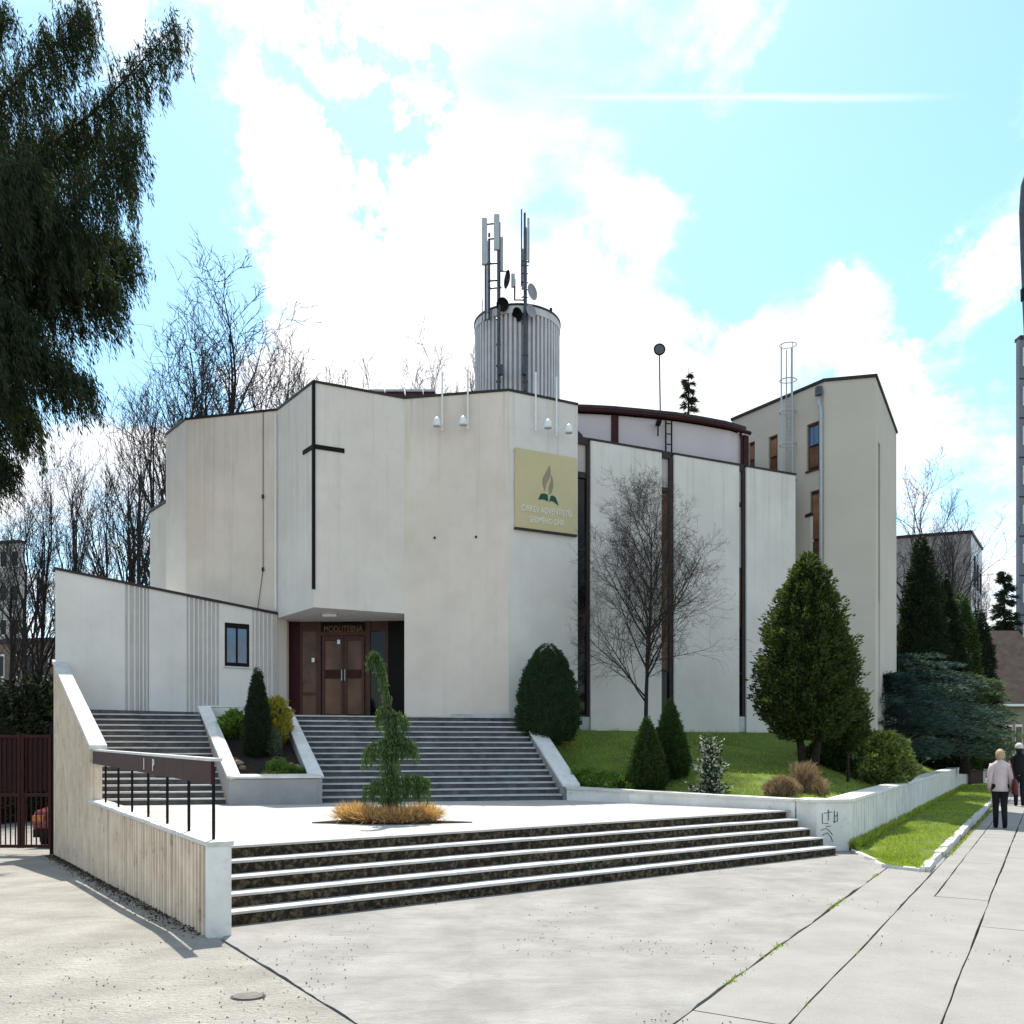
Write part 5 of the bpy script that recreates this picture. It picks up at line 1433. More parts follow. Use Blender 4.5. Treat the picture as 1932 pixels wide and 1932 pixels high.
# ---- bare trees
def bare_tree(H, seed, spread=.42, n0=13, n1=7, n2=5, n3=3, r0=.02, low=.28, upw=.55, twig=.006, fork=0, trunk_lean=.02):
    """returns (trunk MB, crown MB) with base at the origin"""
    rng = random.Random(seed); T, C = MB(), MB()
    def grow(p, d, L_, r, lev):
        nseg = (7, 5, 4, 3, 2)[lev]
        pts_ = [p.copy()]; dd = d.copy(); rad = [r]
        for i in range(nseg):
            w = (.03, .14, .20, .26, .3)[lev]
            dd = (dd + Vector((rng.gauss(0, w), rng.gauss(0, w), rng.gauss(0, w * .6) + (.0, .13, .12, .08, .05)[lev] * upw * 2))).normalized()
            pts_.append(pts_[-1] + dd * (L_ / nseg)); rad.append(max(twig * .45, r * (1 - (i + 1) / nseg * (.80 if lev == 0 else .85))))
        (T if lev <= 1 else C).tube(pts_, rad, (8, 5, 4, 3, 3)[lev], cap=False)
        if lev >= 4: return
        nch = (n0, n1, n2, n3, 0)[lev]
        for k in range(nch):
            f = (low + (1 - low) * (k + rng.random()) / nch) if lev == 0 else .18 + .82 * (k + rng.random()) / nch
            f = min(f, .98); i = min(int(f * nseg), nseg - 1); q = pts_[i].lerp(pts_[i + 1], f * nseg - i)
            ax = (pts_[i + 1] - pts_[i]).normalized(); side_ = ax.orthogonal().normalized()
            side_.rotate(Matrix.Rotation(rng.random() * 6.283, 3, ax))
            tilt = spread * rng.uniform(.7, 1.5) * (1.25 - .5 * f if lev == 0 else 1.1)
            nd = (ax * math.cos(tilt) + side_ * math.sin(tilt)).normalized()
            ln = L_ * ((.62 - .34 * f) if lev == 0 else (.62 - .25 * f)) * rng.uniform(.7, 1.15)
            rr = max(twig, min(rad[i] * .62, r * (.42, .5, .5, .6)[lev]))
            if lev == 3: rr = twig
            grow(q, nd, ln, rr, lev + 1)
    if fork:
        for k in range(fork):
            a = 6.283 * k / fork + rng.random(); grow(Vector((math.cos(a) * .15, math.sin(a) * .15, 0)), Vector((math.cos(a) * .16, math.sin(a) * .16, 1)).normalized(), H * rng.uniform(.8, 1), H * r0 * .7, 0)
    else:
        grow(Vector((0, 0, 0)), Vector((rng.gauss(0, trunk_lean), rng.gauss(0, trunk_lean), 1)).normalized(), H, H * r0, 0)
    nv_ = len(C.v); cx_, cy_, cz_ = [sum(v[i_] for v in C.v) / nv_ for i_ in range(3)]
    for q_ in (T, C): q_.v = [(a_ - cx_ * c_ / cz_, b_ - cy_ * c_ / cz_, c_) for a_, b_, c_ in q_.v]
    zm = max(v[2] for v in C.v + T.v)
    for q_ in (T, C): q_.v = [(a_ * H / zm, b_ * H / zm, c_ * H / zm) for a_, b_, c_ in q_.v]
    return T, C
protos = []
for sd_, kw in ((78, dict(spread=.50, n0=15, n1=8, n2=5, n3=3, low=.30, upw=.75)), (72, dict(spread=.34, n0=13, n1=6, n2=5, n3=3, low=.40, upw=1.0)), (73, dict(spread=.28, n0=8, fork=2, n1=5, n2=4, n3=3, low=.42, upw=1.0)), (74, dict(spread=.48, n0=14, n1=6, n2=5, n3=3, low=.3))):
    T, C = bare_tree(10.0, sd_, twig=.008, r0=.016, **kw)
    protos.append((T.mesh('trunk', bark, True), C.mesh('crown', far_twig)))
BARE = [  # px, top row, distance, proto, turn, width, label
    (412, 470, 38, 0, .3, 1.05, 'largest bare tree rising above the roof left of the cross'),
    (338, 640, 36, 1, 1.4, 1.0, 'bare tree leaning over the left corner of the church roof'),
    (285, 690, 41, 2, 2.0, .9, 'twin stemmed bare tree just left of the church wall'),
    (252, 800, 33, 3, 3.0, .8, 'dense bare tree beside the narrow left side wall'),
    (215, 850, 37, 2, 4.2, .8, 'slim twin stemmed bare tree above the middle of the wing'),
    (148, 800, 35, 1, 5.0, .7, 'slender bare tree above the left end of the wing roof'),
    (75, 835, 31, 0, .9, .7, 'straight bare tree standing behind the gate'),
    (48, 905, 40, 3, 2.6, 1.0, 'bushy bare tree behind the gate near the pale tower block'),
    (5, 960, 29, 2, 1.1, .9, 'bare tree at the left picture edge above the gate'),
    (515, 600, 44, 1, 3.3, .9, 'bare tree behind the roof directly left of the cross top'),
    (575, 635, 46, 3, .2, .9, 'fine twigged bare tree behind the cross top'),
    (625, 660, 50, 2, 5.5, .8, 'small bare tree tip right of the cross top'),
    (812, 640, 50, 0, 4.0, .7, 'bare tree tip behind the roof skylights'),
    (880, 645, 47, 1, 2.2, .7, 'bare tree branches touching the left side of the drum'),
    (1742, 845, 47, 3, 1.9, .9, 'bare tree with rising twigs right of the beige block'),
    (1790, 930, 52, 1, .5, .9, 'smaller bare tree in front of the grey far block'),
    (1850, 1040, 66, 0, 2.9, .6, 'wispy bare tree right of the grey far block'),
]
for px, yt, Y, k, rot, wdt, lab in BARE:
    x, y = XY(px, Y); z0 = -.8 if px < 300 else 0
    h = (Z(yt, Y) - z0) / 10
    th = thing('bare_tree', lab, 'tree', (x, y, z0), 'bare trees around the church')
    for me, nm in zip(protos[k], ('trunk', 'crown')):
        place(nm, me, None, th, (x, y, z0), rot, (h * wdt * 1.1, h * wdt * 1.1, h))
# young lawn tree with dense upright twigs
x, y = XY(1218, 19.7); z0 = lz(x, y)
T, C = bare_tree(1.0, 86, spread=.66, n0=30, n1=12, n2=8, n3=5, r0=.0115, low=.23, upw=.5, twig=.00055, trunk_lean=.0)
hh = (Z(848, y) - z0)
yt_ = thing('young_bare_tree', 'young bare tree with dense fine upright twigs in front of the window strips', 'tree', (x, y, z0))
place('trunk', T.mesh('trunk', bark, True), None, yt_, (x, y, z0), 0, (hh * .95, hh * .95, hh))
place('crown', C.mesh('crown', twig_w), None, yt_, (x, y, z0), 0, (hh * .95, hh * .95, hh))

# ---- big drooping conifer at the upper left
bc = thing('drooping_conifer', 'huge dark conifer with hanging foliage filling the upper left corner', 'tree', (-14.6, 19.5, -.6))
rs = np.random.RandomState(91); rng = random.Random(91)
wood = MB(); wood.tube([(-14.6, 19.5, -.9), (-14.5, 19.5, 8), (-14.3, 19.5, 16), (-14.2, 19.5, 25)], [.55, .42, .28, .06], 10)
PT, DR_ = [], []
def limb(pts3, drop, dens, spread_):
    """curved limb with curtains hanging below it"""
    pts3 = [Vector(p) for p in pts3]
    fine = []
    for i in range(len(pts3) - 1):
        for k in range(8): fine.append(pts3[i].lerp(pts3[i + 1], k / 8))
    fine.append(pts3[-1])
    wood.tube(fine, [max(.010, .065 * (1 - i / len(fine)) ** .8) for i in range(len(fine))], 6)
    n = int(dens * 1.5)
    nl = 1300; fi = rs.rand(nl); ii = np.minimum((fi * (len(fine) - 1)).astype(int), len(fine) - 2)
    A_ = np.array([tuple(fine[k_]) for k_ in ii]); B_ = np.array([tuple(fine[k_ + 1]) for k_ in ii])
    PT.append(A_ + (B_ - A_) * rs.rand(nl, 1) + np.stack([rs.normal(size=nl) * .1, rs.normal(size=nl) * .16, rs.normal(size=nl) * .12 - .02], 1)); DR_.append(unit(B_ - A_) * .8 + rs.normal(size=(nl, 3)) * .45 - np.array([0, 0, .35]))
    for k in range(n):
        f = rng.random() ** .85; i = min(int(f * (len(fine) - 1)), len(fine) - 2); q = fine[i].lerp(fine[i + 1], rng.random())
        ax = (fine[i + 1] - fine[i]).normalized()
        sx_ = rng.uniform(-1, 1) * spread_ * (1 - .55 * f); q = q + Vector((rng.gauss(0, .14), sx_, abs(rng.gauss(0, .22)) - abs(sx_) * .25 + .05))
        ln = drop * rng.uniform(.35, 1.15) * (1.1 - .6 * f)
        m_ = int(18 + ln * 26)
        u = np.sort(rs.rand(m_))
        drift = ax * rng.uniform(.1, .5)
        P_ = np.array(q)[None] + np.stack([drift.x * u * ln * .6, rs.normal(size=m_) * .03, -u * ln], 1) + rs.normal(size=(m_, 3)) * .035
        D_ = rs.normal(size=(m_, 3)) * .30; D_[:, 2] -= 1; D_[:, 0] += ax.x * .4
        PT.append(P_); DR_.append(D_)
def PL(*a): return [tuple(P(x, y, 19.5 + dy)) for x, y, dy in a]
limb(PL((-200, 560, 0), (20, 330, .4), (180, 210, .6), (335, 45, .3)), 2.2, 230, .8)
limb(PL((-200, 380, 0), (-40, 220, -.3), (70, 120, -.5), (165, 18, -.6)), 2.4, 210, .9)
limb(PL((-220, 250, 0), (-80, 110, .2), (-20, 60, .5), (8, 20, .6)), 2.0, 90, .8)
limb(PL((-200, 620, 0), (0, 420, -.7), (140, 390, -.9), (260, 250, -1.0)), 2.8, 260, 1.0)
limb(PL((-200, 640, 0), (30, 470, .8), (150, 440, .9), (250, 470, 1.1)), 2.3, 230, .9)
limb(PL((-200, 760, 0), (-20, 560, .2), (110, 520, .2), (215, 540, .1)), 2.6, 230, 1.0)
limb(PL((-200, 860, 0), (-30, 700, -.6), (80, 670, -.8), (168, 735, -1.0)), 1.9, 170, .9)
limb(PL((-200, 900, 0), (-60, 760, .6), (10, 730, .6), (62, 800, .6)), 2.0, 140, .9)
limb(PL((-200, 480, 0), (-60, 380, -1.4), (20, 330, -1.8), (75, 330, -2)), 2.6, 170, .8)
limb(PL((-200, 420, 0), (-20, 300, 1.4), (60, 280, 1.8), (190, 260, 2)), 2.6, 190, .9)
limb(PL((-200, 700, 0), (-60, 620, -1.2), (10, 590, -1.4), (60, 620, -1.4)), 2.4, 160, .8)
limb(PL((-200, 960, 0), (-80, 880, .2), (-20, 860, .2), (20, 890, .2)), 1.5, 90, .7)
place('crown', flake_mesh('crown', np.concatenate(PT), np.concatenate(DR_), 0.17, .025, spruce_m, rs, .05), None, bc, (0, 0, 0))
wood.build('trunk', bark, bc, True)

# ---- weeping conifer in the plaza bed
x, y = XY(737, 11.2)
PB = Vector((x, y, ZP)); x, y = (lambda q: (q.x, q.y))(G(735, 1552, ZP)); PB = Vector((x, y, ZP)); yq = y
m = MB(); bedp = [(x - 1.05, y - .12), (x + .05, y - .32), (x + 1.15, y - .02), (x + .2, y + .42), (x - .7, y + .35)]
m.prism(bedp, ZP, ZP + .015); struct('plaza_bed', m, soil_m)
wc = thing('weeping_conifer', 'narrow weeping green conifer with nodding tip in the plaza bed', 'tree', tuple(PB))
lead = [P(738, 1555, yq), P(737, 1490, yq), P(734, 1420, yq), P(737, 1350, yq), P(728, 1300, yq), P(722, 1262, yq), P(712, 1240, yq), P(703, 1236, yq), P(698, 1250, yq)]
wood = MB(); wood.tube(lead, [.055, .045, .038, .028, .02, .015, .011, .008, .005], 7)
PT, DR_ = [], []
def weep(q, ax, ln, out, n):
    u = np.sort(rs.rand(n)); ax = Vector(ax).normalized()
    s_ = np.minimum(u * 3, 1)
    P_ = np.array(q)[None] + np.stack([ax.x * out * s_, ax.y * out * s_, .06 * np.sin(s_ * 3.1) - np.maximum(0, u - .22) * ln], 1) + rs.normal(size=(n, 3)) * .014
    D_ = rs.normal(size=(n, 3)) * .28; D_[:, 2] -= 1
    PT.append(P_); DR_.append(D_)
def lead_at(f):
    i = min(int(f * 8), 7); return lead[i].lerp(lead[i + 1], f * 8 - i)
for k in range(330):
    f = rng.random() ** 1.0; q = lead_at(f * .86); a = rng.random() * 6.283
    if f > .45 and rng.random() < .8: continue
    out = (.012 + .21 * (1 - f) ** 1.7) * rng.uniform(.4, 1.15); ln = (.12 + .62 * (1 - f)) * rng.uniform(.5, 1.2)
    ln = min(ln, q.z - ZP - .05 + .2)
    weep(q, (math.cos(a), math.sin(a) * .8, 0), max(.1, ln), out, 50)
for k in range(16):
    f = .75 + .25 * rng.random(); weep(lead_at(min(f, .995)), (-1, rng.gauss(0, .5), 0), rng.uniform(.05, .18), rng.uniform(.02, .07), 18)
for (px0, py0, px1, py1, drop, n) in ((730, 1475, 812, 1478, .34, 70), (735, 1408, 788, 1412, .26, 36), (730, 1400, 690, 1420, .30, 34), (738, 1350, 765, 1362, .20, 22), (725, 1480, 690, 1492, .26, 26), (740, 1380, 772, 1405, .18, 20), (728, 1340, 716, 1352, .3, 16)):
    A_, B_ = P(px0, py0, yq), P(px1, py1, yq + rng.uniform(-.15, .15)); mid_ = A_.lerp(B_, .6) + Vector((0, 0, .05))
    wood.tube([A_, mid_, B_], [.018, .012, .005], 5)
    for k in range(n):
        f = .15 + .85 * rng.random(); q = A_.lerp(mid_, f / .6) if f < .6 else mid_.lerp(B_, (f - .6) / .4)
        weep(q, (rng.gauss(0, 1), rng.gauss(0, 1), 0), drop * rng.uniform(.4, 1.1), .05, 36)
place('crown', flake_mesh('crown', np.concatenate(PT), np.concatenate(DR_), .055, .013, cedar_m, rs, .05), None, wc, (0, 0, 0))
wood.build('trunk', bark, wc, True)
# straw coloured grass clumps round its foot
for k, (px, dy, r_, h_) in enumerate(((668, .02, .19, .27), (702, -.12, .17, .25), (738, -.18, .17, .24), (772, -.10, .17, .24), (800, .03, .18, .26))):
    x, y = XY(px, yq + dy); th = thing('straw_grass_clump', ('straw coloured grass clump at the left end of the plaza bed', 'straw coloured grass clump second from the left in the plaza bed', 'straw coloured grass clump in front of the weeping conifer trunk', 'straw coloured grass clump second from the right in the plaza bed', 'straw coloured grass clump at the right end of the plaza bed')[k], 'grass clump', (x, y, ZP), 'straw grasses in the plaza bed')
    n = 900; a = rs.rand(n) * 6.283; rr = np.sqrt(rs.rand(n)) * r_ * .55
    p = np.stack([np.cos(a) * rr, np.sin(a) * rr, np.zeros(n)], 1); d = np.stack([np.cos(a) * rr / r_ * 1.5, np.sin(a) * rr / r_ * 1.5, np.ones(n) * .9], 1) + rs.normal(size=(n, 3)) * .28
    place('blades', flake_mesh('blades', p, d, h_, .012, straw_m, rs, .06), None, th, (x, y, ZP))
    n = 500; p2 = p[:n] + unit(d[:n]) * h_ * .6; d2 = d[:n] + rs.normal(size=(n, 3)) * .5; d2[:, 2] -= .5
    place('blade_tips', flake_mesh('blade_tips', p2, d2, h_ * .55, .010, straw_m, rs, .1), None, th, (x, y, ZP))

# ---- planter plants
def pp(u, v): q = planter_pt(u, v); return (q.x, q.y, q.z - .02)
b_ = pp(.44, .40); shrub('column_cypress', 'narrow dark column cypress standing in the planter', 'shrub', b_, 1.75, lambda t: .235 * min(1, (t + .35) / .5) ** .5 * (1 - max(0, (t - .2) / .8) ** 1.5) ** .9 + .012, 11000, dark_m, .07, .02, 101, .03, lump=.15, shell=.25, core=.85)
b_ = pp(.76, .56); shrub('golden_shrub', 'golden yellow feathery shrub at the right side of the planter', 'shrub', b_, .98, lambda t: .33 * min(1, .45 + t * 1.3) * (1 - t ** 3) ** .6, 6500, yellow_m, .085, .022, 102, .03, lump=.4, lsc=3, shell=.5, up=1.2, core=.6)
b_ = pp(.22, .70); shrub('green_shrub', 'light green leafy shrub at the left rear of the planter', 'shrub', b_, .55, lambda t: .27 * min(1, .45 + t) * (1 - t ** 3) ** .6, 1800, fresh_m, .10, .045, 103, .02, lump=.4, shell=.9)
b_ = pp(.66, .40); shrub('grey_shrub', 'small blue grey airy shrub beside the column cypress', 'shrub', b_, .55, lambda t: .17 * (1 - t ** 2) ** .5, 1600, bluel_m, .06, .012, 104, .02, lump=.3, shell=.9, up=1.2)
for k, (u, v, r_, h_) in enumerate(((.60, .13, .20, .27), (.78, .10, .15, .20), (.90, .085, .12, .16))):
    b_ = pp(u, v); shrub('cushion_plant', ('largest round green cushion plant at the front of the planter', 'middle round green cushion plant at the front of the planter', 'smallest round green cushion plant in the right front planter corner')[k], 'plant', b_, h_, lambda t, r_=r_: r_ * (1 - t ** 2) ** .5, 2600, fresh_m, .04, .016, 105 + k, .015, 'green cushion plants', lump=.3, shell=.3, core=.8)
b_ = pp(.50, .05); shrub('cushion_plant', 'flat yellowish cushion plant at the very front of the planter', 'plant', b_, .13, lambda t: .25 * (1 - t ** 2) ** .5, 1400, yellow_m, .04, .014, 109, .01, lump=.3, shell=.4)
rockm = M('planter_rock', (.42, .29, .20), (.20, .13, .09), scale=7, rough=.9, bump=.4, bscale=20)
for k, (u, v, r_) in enumerate(((.10, .26, .10), (.13, .19, .08), (.93, .20, .09), (.86, .24, .07))):
    b_ = pp(u, v); m = MB(); rr = [r_ * f for f in (.8, 1, .75, .3)]; m.loft([(b_[0], b_[1], b_[2] + r_ * z_, q_ * (1 + .2 * math.sin(k * 3 + z_ * 5)), q_ * .8) for q_, z_ in zip(rr, (0, .35, .8, 1.05))], 8)
    tag(m.build('planter_rock', rockm), ('larger brown rock at the left planter edge', 'smaller brown rock at the left planter edge', 'larger brown rock at the right planter edge', 'smaller brown rock at the right planter edge')[k], 'rock', 'rocks in the planter')

# =================================================================== GATE, CAR, HEDGE AT THE LEFT
GY = 19.0
gt = thing('metal_gate', 'maroon metal driveway gate with sheeted upper half and open bars below', 'gate', (*XY(40, GY), -.66))
gz0, gz1, gzm = Z(1600, GY), Z(1385, GY), Z(1500, GY)
for x0, x1 in ((-45, 39), (41, 97)):
    a, b = XY(x0, GY), XY(x1, GY)
    m = MB()
    for q in (a + Vector((.03, 0)), b - Vector((.03, 0))): m.box((q.x, GY, (gz0 + gz1) / 2), (.06, .06, gz1 - gz0))
    for z in (gz0 + .04, gzm, gz1 - .05): m.box(((a.x + b.x) / 2, GY, z), (b.x - a.x - .121, .05, .07))
    lf = m.build('leaf_frame', maroon, gt)
    m = MB(); m.box(((a.x + b.x) / 2, GY + .03, (gzm + gz1) / 2), (b.x - a.x - .13, .01, gz1 - gzm - .16)); m.build('sheet', M('gate_sheet', (.035, .008, .009), (.02, .006, .006), scale=3, rough=.7), lf)
    n = max(5, int((x1 - x0) / 9))
    for k in range(1, n):
        q = lerp(a, b, k / n); m = MB(); m.box((q.x, GY - .01, (gz0 + gz1) / 2), (.022, .022, gz1 - gz0 - .16)); m.build('bar', maroon, lf)
m = MB(); q = XY(99, GY); m.box((q.x, GY + .05, .75), (.12, .12, 2.9)); m.build('gate_post', black_m, gt)

car_paint = M('red_car_paint', (.16, .014, .016), (.13, .011, .013), scale=3, rough=.25, spec=.6)
cr_ = thing('parked_car', 'dark red car parked behind the gate beside the wing', 'car', (-11.15, 23.3, -.86))
prof = [(-2.0, .35), (-2.05, .75), (-1.9, 1.0), (-1.25, 1.08), (-.75, 1.48), (.75, 1.5), (1.55, 1.02), (2.0, .95), (2.06, .6), (2.0, .35)]
def car_body(hw, pts_, top_in):
    m = MB(); n = len(pts_); v = []
    for s_ in (-1, 1):
        for y_, z_ in pts_:
            k_ = hw - (top_in if z_ > 1.2 else (.04 if z_ < .5 else 0)); v.append((-11.15 + s_ * k_, 23.3 + y_, -.86 + z_))
    m.add(v, [tuple(range(n)), tuple(reversed(range(n, 2 * n)))] + [(i, n + i, n + (i + 1) % n, (i + 1) % n) for i in range(n)]); return m
car_body(.83, prof, .14).build('body', car_paint, cr_, bevel=.05)
for y0, y1, z0, z1, nm in ((-1.23, -.8, 1.1, 1.44, 'windscreen'),):
    m = MB(); m.add([(-11.8, 23.3 + y0 - .03, -.86 + z0), (-10.5, 23.3 + y0 - .03, -.86 + z0), (-10.6, 23.3 + y1 - .03, -.86 + z1), (-11.7, 23.3 + y1 - .03, -.86 + z1)], [(0, 1, 2, 3)]); m.build(nm, pane_d, cr_)
for s_ in (-1, 1):
    m = MB(); x_ = -11.15 + s_ * .80
    m.add([(x_ + s_ * .03, 23.3 - 1.0, -.86 + 1.1), (x_ + s_ * .03, 23.3 + 1.2, -.86 + 1.08), (x_ - s_ * .06, 23.3 + .7, -.86 + 1.42), (x_ - s_ * .06, 23.3 - .7, -.86 + 1.42)], [(0, 1, 2, 3)]); m.build('side_window', pane_d, cr_)
    m = MB(); m.box((-11.15 + s_ * .66, 23.3 - 2.03, -.86 + .82), (.28, .06, .14)); m.build('headlight', M('lamp_orange', (.5, .2, .06), (.4, .12, .04), scale=9, rough=.3), cr_)
    for y_ in (-1.3, 1.3):
        m = MB(); m.tube([(-11.15 + s_ * .70, 23.3 + y_, -.86 + .32), (-11.15 + s_ * .86, 23.3 + y_, -.86 + .32)], .32, 18); w_ = m.build('wheel', black_m, cr_)
        m = MB(); m.tube([(-11.15 + s_ * .862, 23.3 + y_, -.86 + .32), (-11.15 + s_ * .875, 23.3 + y_, -.86 + .32)], .2, 14); m.build('rim', galv, w_)
m = MB(); m.box((-11.15, 23.3 - 2.06, -.86 + .45), (1.5, .08, .2)); m.build('bumper', black_m, cr_)
for k, (px, yt, Y, r_) in enumerate(((-15, 1300, 29, 1.3), (38, 1285, 30, 1.2), (84, 1270, 31, 1.1))):
    x, y = XY(px, Y); shrub('laurel_bush', ('dark glossy bush behind the gate at the left picture edge', 'dark glossy bush behind the middle of the gate', 'dark glossy bush behind the right end of the gate')[k], 'shrub', (x, y, -.85), Z(yt, Y) + .85, lambda t, r_=r_: r_ * min(1, .6 + t) * (1 - t ** 4) ** .5, 7000, ivory, .22, .08, 120 + k, .06, 'bushes behind the gate', lump=.35, shell=.5, core=.7)

# =================================================================== FAR BUILDINGS
def far_block(name, label, pts_, H, mat, rows, win, z0=0, roof=True):
    """pts_: plan polyline of the visible faces, win: per face number of windows"""
    th = thing(name, label, 'building', (*pts_[0], z0))
    for i, (a, b) in enumerate(zip(pts_[:-1], pts_[1:])):
        m = MB(); m.wall(a, b, z0, H, .4); m.build('wall', mat[i], th)
        m = MB(); m.wall(a, b, H + .003, H + .25, .6, .12); m.build('roof_edge', cap_dark, th)
        nw = win[i]
        for r_ in range(rows if nw else 0):
            zc_ = z0 + (H - z0) * (r_ + .55) / rows
            for k in range(nw):
                u = (k + .5) / nw; d = (b - a); L_ = d.length; hw = min(.75, L_ / nw * .3) / L_
                m = MB(); m.wall(a + d * (u - hw), a + d * (u + hw), zc_ - .7, zc_ + .7, .05, .06); w_ = m.build('window', white_m, th)
                m = MB(); m.wall(a + d * (u - hw * .84), a + d * (u + hw * .84), zc_ - .6, zc_ + .6, .02, .075); m.build('pane', pane_d, w_)
    back = [tuple(p * (1 + 12 / p.y)) for p in reversed(pts_)]
    m = MB(); m.prism([tuple(p) for p in offset_poly(pts_, .41)] + back, z0, H - .1); m.build('core', mat[0], th)
    return th
brick = M('grey_brick', (.42, .385, .37), (.27, .245, .235), scale=1.6, rough=.95, detail=9)
pale_far = M('far_render', (.55, .54, .52), (.47, .46, .44), scale=.3, rough=.9)
brown_far = M('far_brown', (.22, .17, .13), (.14, .11, .085), scale=.8, rough=.9)
fb0 = far_block('far_apartment_block', 'grey brick apartment block with white gable far behind the cypresses', [XY(1690, 77), XY(1832, 75), XY(1853, 81.5)], Z(1006, 75), [brick, white_m], 6, [0, 0])
c0, c1 = XY(1832, 75), XY(1853, 81.5)
for k in range(3):
    u = .30 + .26 * k; m = MB(); m.wall(lerp(c0, c1, u - .045), lerp(c0, c1, u + .045), Z(1112, 78), Z(1055 + 9 * k, 78), .05, .08); m.build('slit_window', black_m, fb0)
for r_ in range(2):
    for k in range(2):
        u = .28 + .42 * k; m = MB(); m.wall(lerp(c0, c1, u - .12), lerp(c0, c1, u + .12), Z(1150 + 45 * r_, 78), Z(1125 + 45 * r_, 78), .05, .08); w_ = m.build('window', white_m, fb0)
        m = MB(); m.wall(lerp(c0, c1, u - .085), lerp(c0, c1, u + .085), Z(1147 + 45 * r_, 78), Z(1128 + 45 * r_, 78), .02, .1); m.build('pane', pane_d, w_)
far_block('far_pale_block', 'pale apartment block glimpsed through the bare trees at the left edge', [XY(-150, 72), XY(40, 70)], Z(1030, 71), [pale_far], 7, [9], -1)
far_block('far_brown_house', 'low brown building behind the bushes beyond the gate', [XY(-120, 52), XY(99, 50)], Z(1215, 51), [brown_far], 3, [8], -1)
hs_ = thing('far_house', 'house with steep brown tiled roof at the end of the pavement', 'house', (*XY(1930, 56), 0))
roof_m = M('brown_tiles', (.085, .062, .050), (.045, .033, .028), scale=2.2, rough=.95, bump=.5, bscale=8)
a, b = XY(1866, 54), XY(2010, 54)
m = MB(); m.wall(a, b, 0, Z(1328, 54), 8); m.build('wall', M('house_wall', (.30, .29, .22), (.2, .2, .15), scale=.8), hs_)
m = MB(); e0, e1 = a + Vector((-.5, -.6)), b + Vector((.5, -.6)); r0_, r1_ = a + Vector((.6, 4)), b + Vector((-.6, 4)); k0, k1 = a + Vector((-.5, 9)), b + Vector((.5, 9)); zr, ze = Z(1190, 58), Z(1330, 54)
m.add([(*e0, ze), (*e1, ze), (*r1_, zr), (*r0_, zr), (*k0, ze), (*k1, ze)], [(0, 1, 2, 3), (3, 2, 5, 4), (0, 3, 4), (1, 5, 2), (0, 4, 5, 1)]); m.build('roof', roof_m, hs_)
m = MB(); m.box((e0.x + 3, e0.y - .05, ze - .05), (6.5, .15, .14)); m.build('gutter', white_m, hs_)
for k in range(4):
    u = .08 + .13 * k; m = MB(); m.wall(lerp(a, b, u), lerp(a, b, u + .09), .8, 3.3, .05, .05); w_ = m.build('window', white_m, hs_)
    m = MB(); m.wall(lerp(a, b, u + .008), lerp(a, b, u + .082), .95, 3.15, .02, .08); m.build('pane', M('olive_glass', (.10, .10, .03), (.05, .05, .02), scale=2, rough=.1), w_)
# things at the far end of the white wall
x, y = RWE + RN * .35 + RD * .3
ub = thing('utility_box', 'small dark brown utility box at the far end of the white wall', 'utility box', (x, y, 0))
m = MB(); m.box((x, y, .34), (.62, .45, .68)); m.build('cabinet', M('brown_box', (.09, .06, .045), (.06, .04, .03), scale=4), ub, bevel=.02)
m = MB(); m.box((x, y, .71), (.70, .53, .05)); m.build('lid', brownfr, ub)
for k, lab in enumerate(('white gate post closing the white wall', 'short white pillar stone behind the utility box')):
    q = RWE + RD * (.2 + 1.2 * k) + RN * (.0 + .5 * k)
    th = thing('white_post', lab, 'post', (*q, 0))
    m = MB(); m.box((q.x, q.y, .6), (.26 + .2 * k, .26, 1.2 - .1 * k)); m.build('shaft', white_conc, th)
    m = MB(); m.loft([(q.x, q.y, 1.2 - .1 * k, .2, .17), (q.x, q.y, 1.32 - .1 * k, .13, .1), (q.x, q.y, 1.5 - .15 * k, .03, .03)], 8); m.build('finial', white_conc, th)
# street lamp bulging into the right edge, pale high-rise beyond
q = XY(1946, 9.2)
cp = thing('street_lamp', 'slim blue grey curved street lamp arm cut by the right picture edge', 'street lamp', (*q, 0))
m = MB(); m.tube([(*q, -.05), tuple(P(1944, 1000, 9.2)), tuple(P(1940, 640, 9.2)), tuple(P(1935, 560, 9.2)), tuple(P(1931, 480, 9.2)), tuple(P(1928, 400, 9.2)), tuple(P(1931, 350, 9.2)), tuple(P(1942, 315, 9.2)), tuple(P(1962, 295, 9.2))], [.05, .045, .04, .034, .03, .028, .028, .026, .024], 10); m.build('mast', steel_d, cp, True)
m = MB(); m.tube([tuple(P(1935.2, 566, 9.2)), tuple(P(1934.5, 545, 9.2))], .048, 10); m.build('collar', black_m, cp)
m = MB(); c_ = P(1975, 292, 9.2); m.loft([(c_.x, c_.y, c_.z - .05, .12, .06), (c_.x, c_.y, c_.z + .02, .14, .07), (c_.x, c_.y, c_.z + .06, .06, .03)], 10); m.build('lamp_head', galv, cp, True)
ftb = far_block('far_high_rise', 'tall grey panel high rise at the right picture edge beyond the pavement', [XY(1923, 64), XY(2120, 64)], Z(640, 64), [M('panel_block', (.20, .21, .245), (.15, .16, .19), scale=.5, rough=.9)], 11, [6], 0)
for k in range(10):
    zz = Z(640, 64) * (k + 1) / 11; m = MB(); m.wall(XY(1923, 64), XY(2120, 64), zz - .05, zz + .05, .02, .02); m.build('panel_joint', cap_dark, ftb)

